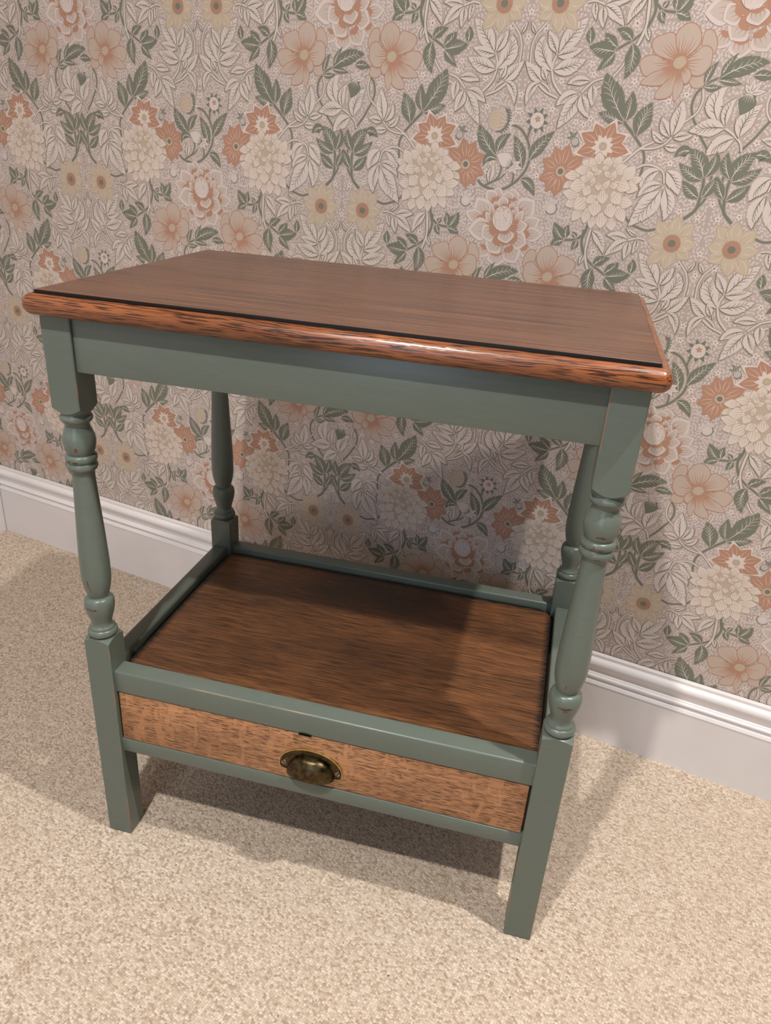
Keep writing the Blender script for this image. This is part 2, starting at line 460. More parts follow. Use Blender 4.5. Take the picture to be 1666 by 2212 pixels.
def draw(el):
    k, mir, o = el[0], el[1], el[2]
    variants = [1.0, -1.0] if mir else [1.0]
    for s in variants:
        F = lambda x, y: A((s * x, y))
        if k in ('w', 'd', 'D', 'U'):
            B, Mid, E = F(el[3], el[4]), F(el[5], el[6]), F(el[7], el[8])
            W = el[9]
            L = np.linalg.norm(E - B)
            nt = 0 if W < 5 else (2 if L < 22 else (3 if L < 36 else 4))
            if k == 'w':
                z = 16 + 5 * o
                put('halo', 4, leaf_poly(B, Mid, E, W, 0, 2.0, shift=(-s * 0.3, -0.3)))
                put('olive', z, leaf_poly(B, Mid, E, W, nt, 0.6, shift=(-s * 0.45, -0.5)))
                put('white', z + 1, leaf_poly(B, Mid, E, W, nt))
                if W > 5:
                    veins('olive', z + 2, B, Mid, E, W, 3 if L < 22 else 5, 0.84, L > 40, wd=0.85)
                else:
                    t, P, nr, d = frame(B, Mid, E, 9)
                    put('olive', z + 2, stroke(P[1:7], 0.4, 0.2, 1.1))
            elif k == 'd':
                z = 50 + 4 * o
                put('halo', 47, leaf_poly(B, Mid, E, W, nt, 0.9))
                put('green', z, leaf_poly(B, Mid, E, W * 1.04, nt))
                veins('cream', z + 1, B, Mid, E, W, 3 if L < 25 else 5, 0.84, L > 34, wd=0.6)
            elif k == 'D':
                z = 112 + 2 * o
                W *= 1.08; B = B - (E - B) * 0.15
                put('strawline', z, leaf_poly(B, Mid, E, W, 0, 0.8, peak=0.46, base=0.5, ex=1.35))
                put('cream', z + 1, leaf_poly(B, Mid, E, W, 0, peak=0.46, base=0.4, ex=1.35))
                t, P, nr, d = frame(B, Mid, E, 9)
                for f in ((-0.2, 0.0, 0.2) if W < 12 else (-0.27, -0.09, 0.09, 0.27)):
                    q = A([P[i] + nr[i] * W * f * (0.75 + 0.5 * math.sin(math.pi * t[i])) for i in range(1, 6 if abs(f) > 0.15 else 7)])
                    put('strawline', z + 2, stroke(q, 1.1, 0.2))
            else:
                z = 76 + 4 * o
                W *= 1.1
                put('outline', z, leaf_poly(B, Mid, E, W, 0, 0.3, peak=0.5, base=0.6, ex=1.7))
                put('white', z + 1, leaf_poly(B, Mid, E, W, 0, peak=0.5, base=0.6, ex=1.7))
                E2 = B + (E - B) * 0.86; M2 = B + (Mid - B) * 0.86
                put('blush', z + 2, leaf_poly(B, M2, E2, W * 0.74, 0, peak=0.5, base=0.6, ex=1.7))
                t, P, nr, d = frame(B, M2, E2, 11)
                put('orange', z + 3, leaf_poly(B, B + (M2 - B) * 0.5, B + (E2 - B) * 0.42, W * 0.62, 0, peak=0.3, base=0.9))
                for f in (-0.24, -0.08, 0.08, 0.24):
                    q = A([P[i] + nr[i] * W * f * (0.8 + 0.35 * math.sin(math.pi * t[i])) for i in range(1, 8 if abs(f) < 0.1 else 7)])
                    put('orange', z + 3, stroke(q, 1.5, 0.2))
        elif k in ('sg', 'sw', 'sp'):
            P = spline([F(el[4][i], el[4][i + 1]) for i in range(0, len(el[4]), 2)])
            w = el[3]
            if k == 'sg':
                put('halo', 5, stroke(P, w + 2.0, w + 2.0))
                put('green', 8 + o, stroke(P, w, w * 0.9))
            elif k == 'sw':
                put('halo', 5, stroke(P, w + 3.0, w + 3.0))
                put('olive', 10, stroke(P + A((-s * 0.35, -0.45)), w + 0.9, w + 0.8))
                put('white', 11, stroke(P, w * 0.92, w * 0.8))
            else:
                put('sprig', 9, stroke(P, w * 0.8, w * 0.4))
        else:
            Q = [F(el[3][i], el[3][i + 1]) for i in range(0, len(el[3]), 2)]
            c = Q[0]
            if k == 'F':
                rnd = random.Random(int(abs(c[0]) * 7 + c[1] * 3))
                a0 = rnd.random() * 2
                put('halo', 5, ellipse(c, 4.6, n=12))
                for j in range(5):
                    a = a0 + s * j * 2 * math.pi / 5
                    put('cream', 7, ellipse(c + A((math.cos(a), math.sin(a))) * 2.4, 2.05, 1.35, a, 10))
                for j in range(4):
                    a = a0 + j * math.pi / 2
                    put('dot', 8, ellipse(c + A((math.cos(a), math.sin(a))) * 0.55, 0.42, n=6))
            elif k == 'Y':
                for j, tp in enumerate(Q[1:]):
                    u = tp - c
                    z = 150 + (j % 2) * 3
                    b = c + u * 0.10
                    put('tan', z, leaf_poly(b, c + u * 0.55, c + u * 1.02, 20.5, 0, 0.5, peak=0.48, base=0.7, ex=1.6))
                    put('straw', z + 1, leaf_poly(b, c + u * 0.55, tp, 19.4, 0, peak=0.48, base=0.7, ex=1.6))
                    n_ = A((-u[1], u[0])) / np.linalg.norm(u)
                    for sg in (1, -1):
                        q = spline([c + u * 0.48 + n_ * sg * 3.2, c + u * 0.62 + n_ * sg * 4.6, c + u * 0.78 + n_ * sg * 3.4, c + u * 0.90 + n_ * sg * 0.9][:4 if sg > 0 else 3], 3)
                        put('cream', 158, stroke(q, 0.3, 0.25, 0.75))
                put('orange', 160, ellipse(c, 9.6, n=24))
                for rr, nn in ((9.6, 20), (7.2, 15)):
                    for j in range(nn):
                        a = 2 * math.pi * (j + (0.5 if rr < 8 else 0)) / nn
                        put('outline', 161, ellipse(c + A((math.cos(a), math.sin(a))) * rr, 1.62, n=8))
                        put('orange', 162, ellipse(c + A((math.cos(a), math.sin(a))) * rr, 1.34, n=8))
                put('olive', 163, ellipse(c, 4.7, 4.4)); put('green', 164, ellipse(c, 4.2, 3.9))
            elif k in ('O', 'G'):
                z = 88 if k == 'O' else 98
                for j, tp in enumerate(Q[1:]):
                    u = tp - c
                    if k == 'O':
                        put('cream', z, leaf_poly(c, c + u * 0.5, c + u * 1.06, 19.5, 0, 0.5, peak=0.45, base=0.5, ex=1.35))
                    put('orange', z + 1, leaf_poly(c, c + u * 0.5, c + u * (0.93 if k == 'O' else 1.0), 18.5 if k == 'O' else 21.0, 0, peak=0.48, base=0.6, ex=1.4))
                    n_ = A((-u[1], u[0])) / np.linalg.norm(u)
                    for sg in (1, -1):
                        q = spline([c + u * 0.30 + n_ * sg * 1.0, c + u * 0.52 + n_ * sg * 3.0, c + u * 0.78 + n_ * sg * 2.2], 3)
                        put('cream', z + 2, stroke(q, 0.3, 0.15, 0.65))
                if k == 'O':
                    for j in range(10):
                        a = 2 * math.pi * j / 10 + 0.2
                        u = A((math.cos(a), math.sin(a))) * (15.0 if j % 2 else 13.0)
                        put('cream', z + 3, leaf_poly(c, c + u * 0.5, c + u, 6.4, 0, peak=0.55, base=0.5))
                    put('tan', z + 4, ellipse(c, 5.2))
                    for j in range(12):
                        a = j * 2.4; rr = 0.5 + j * 0.36
                        put('straw', z + 5, ellipse(c + A((math.cos(a), math.sin(a))) * rr, 0.8, n=7))
                else:
                    for j in range(11):
                        a = 2 * math.pi * j / 11
                        put('straw', z + 4, ellipse(c + A((math.cos(a), math.sin(a))) * 4.9, 1.45, n=9))
                    put('straw', z + 4, ellipse(c, 4.6)); put('green', z + 5, ellipse(c, 3.7))
            elif k == 'DC':
                put('strawline', 111, ellipse(c + A((0, -6)), 33, 31, n=30))
                for j in range(9):
                    a = j * 2.4; rr = 0.6 + j * 0.5
                    put('straw', 206, ellipse(c + A((math.cos(a), 0.7 * math.sin(a) + 0.4)) * rr, 1.1, 0.8, a, 7))
            elif k == 'P':
                cc = Q[-1]; poly = spline(Q[:-1] + [Q[0]], 3)[:-1]
                m = poly.mean(0)
                z = 182 + 4 * o
                grow = poly - m
                put('orange', z, poly + grow / (np.linalg.norm(grow, axis=1)[:, None] + 1e-9) * 1.25)
                put('petal', z + 1, poly)
                rng = random.Random(o)
                ang = []
                far = max(np.linalg.norm(poly - cc, axis=1))
                for f in (-0.62, -0.36, -0.12, 0.12, 0.36, 0.62):
                    u = m - cc
                    n_ = A((-u[1], u[0])) / (np.linalg.norm(u) + 1e-9)
                    wd = max(abs((poly - m) @ n_))
                    rr = (0.78 - abs(f) * 0.25) * (0.85 + 0.3 * rng.random())
                    e_ = cc + u / np.linalg.norm(u) * far * rr * 0.92 + n_ * f * wd * 1.15
                    q = spline([cc + u * 0.12 + n_ * f * 1.2, cc + (e_ - cc) * 0.55 + n_ * f * wd * 0.12, e_], 3)
                    put('orange', z + 2, stroke(q, 2.0, 0.15, 1.5))
            elif k == 'PC':
                put('orange', 225, ellipse(c, 8.6, 7.4, 0.5))
                put('tan', 226, ellipse(c, 7.6, 6.4, 0.5))
                for j in range(26):
                    a = j * 2.4; rr = 1.35 * math.sqrt(j)
                    put('straw', 227, ellipse(c + A((math.cos(a), 0.85 * math.sin(a))) * rr, 0.95, n=7))
            elif k == 'UC':
                rx = np.linalg.norm(Q[1] - c)
                put('orange', 74, ellipse(c + A((0, -6)), rx * 1.75, rx * 1.7, n=28))
                z = 180
                put('outline', z, ellipse(c, rx * 0.87, rx * 0.98, n=24))
                put('white', z + 1, ellipse(c, rx * 0.84, rx * 0.95, n=24))
                for (bx, by, tx, ty, ww) in ((0, -.9, -.55, -.15, .62), (0, -.9, .62, -.1, .66), (0, -.8, -.05, .35, .62), (-.4, -.2, -.55, .6, .5), (.45, -.2, .55, .6, .5), (-.15, .1, -.2, .85, .4), (.2, .1, .2, .85, .4)):
                    b = c + A((bx, by)) * rx; e_ = c + A((tx, ty)) * rx
                    put('outline', z + 2, leaf_poly(b, (b + e_) / 2, e_, rx * ww, 0, 0.42, base=0.5))
                    put('white', z + 3, leaf_poly(b, (b + e_) / 2, e_, rx * ww, 0, base=0.5))
                    for f in (-.12, .12):
                        put('blush', z + 4, stroke([b + (e_ - b) * 0.35 + A((f * rx, 0)), b + (e_ - b) * 0.75 + A((f * rx * .8, 0))], 0.9, 0.2))
                for j in range(3):
                    a = j * 2.1
                    put('orange', z + 4, stroke([c + A((0, rx * .75)), c + A((0, rx * .75)) + A((math.cos(a), math.sin(a))) * 2.4], 0.9, 0.3))
            elif k == 'WB':
                r_ = 6.8
                for j in range(9):
                    a = 2 * math.pi * j / 9 + 0.3
                    u = A((math.cos(a), math.sin(a)))
                    put('sprig', 60, leaf_poly(c + u * 4, c + u * 8.5, c + u * 13, 4.5, 0))
                for j in range(11):
                    a = math.pi + 0.05 + s * 0.6 + math.pi * j / 10
                    u = A((math.cos(a), math.sin(a)))
                    put('green', 62, leaf_poly(c + u * 5, c + u * 7.2, c + u * 9.6, 2.4, 0))
                put('greenlight', 64, ellipse(c, r_ + 0.4)); put('sprig', 65, ellipse(c, r_))
                for j in range(6):
                    a = j * 1.05
                    put('cream', 66, ellipse(c + A((math.cos(a), math.sin(a))) * 2.2, 1.0, n=7))
            elif k == 'TB':
                d_ = (Q[1] - Q[2]); d_ /= np.linalg.norm(d_)
                n_ = A((-d_[1], d_[0])); base = Q[1]
                put('greenlight', 82, leaf_poly(base, c, c - d_ * 13.5, 19, 0, 0.4)); put('white', 83, leaf_poly(base, c, c - d_ * 13, 18, 0, base=0.5))
                for f in (-0.8, -0.5, -0.2, 0.1, 0.4, 0.7):
                    q = spline([base + n_ * f * 1.5, base - d_ * 4 + n_ * f * 7, base - d_ * (10 - 3 * abs(f)) + n_ * f * 8.5], 3)
                    put('green', 84, stroke(q, 1.6, 0.2, 1.3))
                for a, ll in ((0.9, 13), (0.2, 15), (-0.6, 13), (-1.5, 10)):
                    u = d_ * math.cos(a) + n_ * math.sin(a)
                    put('olive', 85, leaf_poly(base, base + u * ll / 2, base + u * ll, 5.6, 0, 0.35)); put('white', 86, leaf_poly(base, base + u * ll / 2, base + u * ll, 5.6, 0))
                    put('olive', 87, stroke([base + u * 2, base + u * ll * 0.6], 0.7, 0.2))
            elif k == 'CB':
                ax = Q[1] - c; ax_l = np.linalg.norm(ax); d_ = ax / ax_l; n_ = A((-d_[1], d_[0]))
                put('halo', 48, ellipse(c, 14.5, 14))
                put('blush', 66, ellipse(c + d_ * 1.5, 12.2, 13.0, math.atan2(d_[1], d_[0]), 24))
                put('straw', 67, ellipse(c - d_ * 2.0, 9.6, 11.6, math.atan2(d_[1], d_[0]), 20))
                for j in range(5):
                    f = (j - 2) / 2
                    put('tan', 68, stroke(spline([c - d_ * 11 + n_ * f * 2, c - d_ * 4 + n_ * f * 7.6, c + d_ * 5 + n_ * f * 9.6], 3), 0.4, 0.4, 0.8))
                for j in range(4):
                    f = (j - 1.5) / 1.5
                    put('outline', 68, stroke(spline([c + d_ * 3 + n_ * f * 9, c + d_ * 8 + n_ * f * 7, c + d_ * 12 + n_ * f * 3], 3), 0.3, 0.3, 0.7))
                b = c + d_ * ax_l
                for sg, pts in ((1, ((0, 0), (-0.5, 6), (-3.5, 12), (-6, 15))), (-1, ((0, 0), (-1.5, -6), (-6, -11), (-12, -13)))):
                    q = spline([b + d_ * x_ + n_ * y_ for x_, y_ in pts], 4)
                    put('green', 69, stroke(q, 2.8, 1.0))
                    for i in range(1, len(q), 2):
                        for w_ in (4.2, -4.2):
                            put('green', 69, leaf_poly(q[i], q[i] + (d_ * w_ + n_ * sg * 1.6) * 0.5, q[i] + d_ * w_ + n_ * sg * 2.2, 1.7, 0))
                for a in (0.9, 0.1, -0.9):
                    u = d_ * math.cos(a) + n_ * math.sin(a)
                    put('sprig', 65, leaf_poly(b, b + u * 5, b + u * 11, 5, 0))
            elif k == 'PB':
                for j in range(9):
                    a = 2 * math.pi * j / 9 + 0.5
                    u = A((math.cos(a), math.sin(a)))
                    put('green', 66, leaf_poly(c + u * 6, c + u * 11, c + u * (15.5 + (j % 2)), 5.0, 0))
                put('olive', 67, ellipse(c, 9.7, 9.9, n=20)); put('white', 68, ellipse(c, 9.2, 9.5, n=20))
                for j in range(7):
                    a = j * 0.9
                    put('blush', 69, stroke([c + A((math.cos(a), math.sin(a))) * 4.2, c + A((math.cos(a + .3), math.sin(a + .3))) * 8.8], 0.4, 0.4))
                for j in range(5):
                    a = j * 1.2566 + 0.5
                    put('orange', 70, ellipse(c + A((0.5, 1.6)) + A((math.cos(a), math.sin(a))) * 2.3, 1.9, 1.2, a, 8))
            elif k == 'BE':
                d_ = Q[1] - c; d_ /= np.linalg.norm(d_); n_ = A((-d_[1], d_[0]))
                rot = math.atan2(d_[1], d_[0])
                put('green', 60, ellipse(c, 6.2, 5.2, rot)); put('sprig', 61, ellipse(c + d_ * 0.5, 4.9, 4.1, rot))
                for f in (-0.5, 0.0, 0.5):
                    put('green', 62, stroke(spline([c - d_ * 5 + n_ * f * 2, c + n_ * f * 4.6, c + d_ * 5 + n_ * f * 2], 3), 0.6, 0.5))
                b = c + d_ * 6.5
                for a in (1.2, 0.1, -1.1):
                    u = d_ * math.cos(a) + n_ * math.sin(a)
                    put('green', 63, leaf_poly(b, b + u * 4, b + u * 8.5, 3.4, 0)); put('cream', 64, stroke([b + u * 1.5, b + u * 5.5], 0.5, 0.2))
            elif k == 'SB':
                d_ = Q[1] - Q[2]; L = np.linalg.norm(d_); d_ /= L; n_ = A((-d_[1], d_[0])); b = Q[1]
                put('green', 140, leaf_poly(b, c + d_ * 1, Q[2], L * 0.86, 0, peak=0.42, base=0.8))
                for f in (-0.9, -0.5, -0.15, 0.2, 0.55, 0.9):
                    q = spline([b + n_ * f * 1.5, b - d_ * 4 + n_ * f * 6, b - d_ * (10.5 - 3 * abs(f)) + n_ * f * 9], 3)
                    put('white', 141, stroke(q, 1.3, 0.15, 0.8))
                for a, ll in ((1.3, 12), (0.55, 16), (-0.05, 17), (-0.8, 17)):
                    u = d_ * math.cos(a - 0.35) + n_ * math.sin(a - 0.35)
                    put('olive', 142, leaf_poly(b, b + u * ll / 2, b + u * ll, 6, 0, 0.4)); put('white', 143, leaf_poly(b, b + u * ll / 2, b + u * ll, 6, 0))
                    put('olive', 144, stroke([b + u * 2.5, b + u * ll * 0.7], 0.9, 0.2))

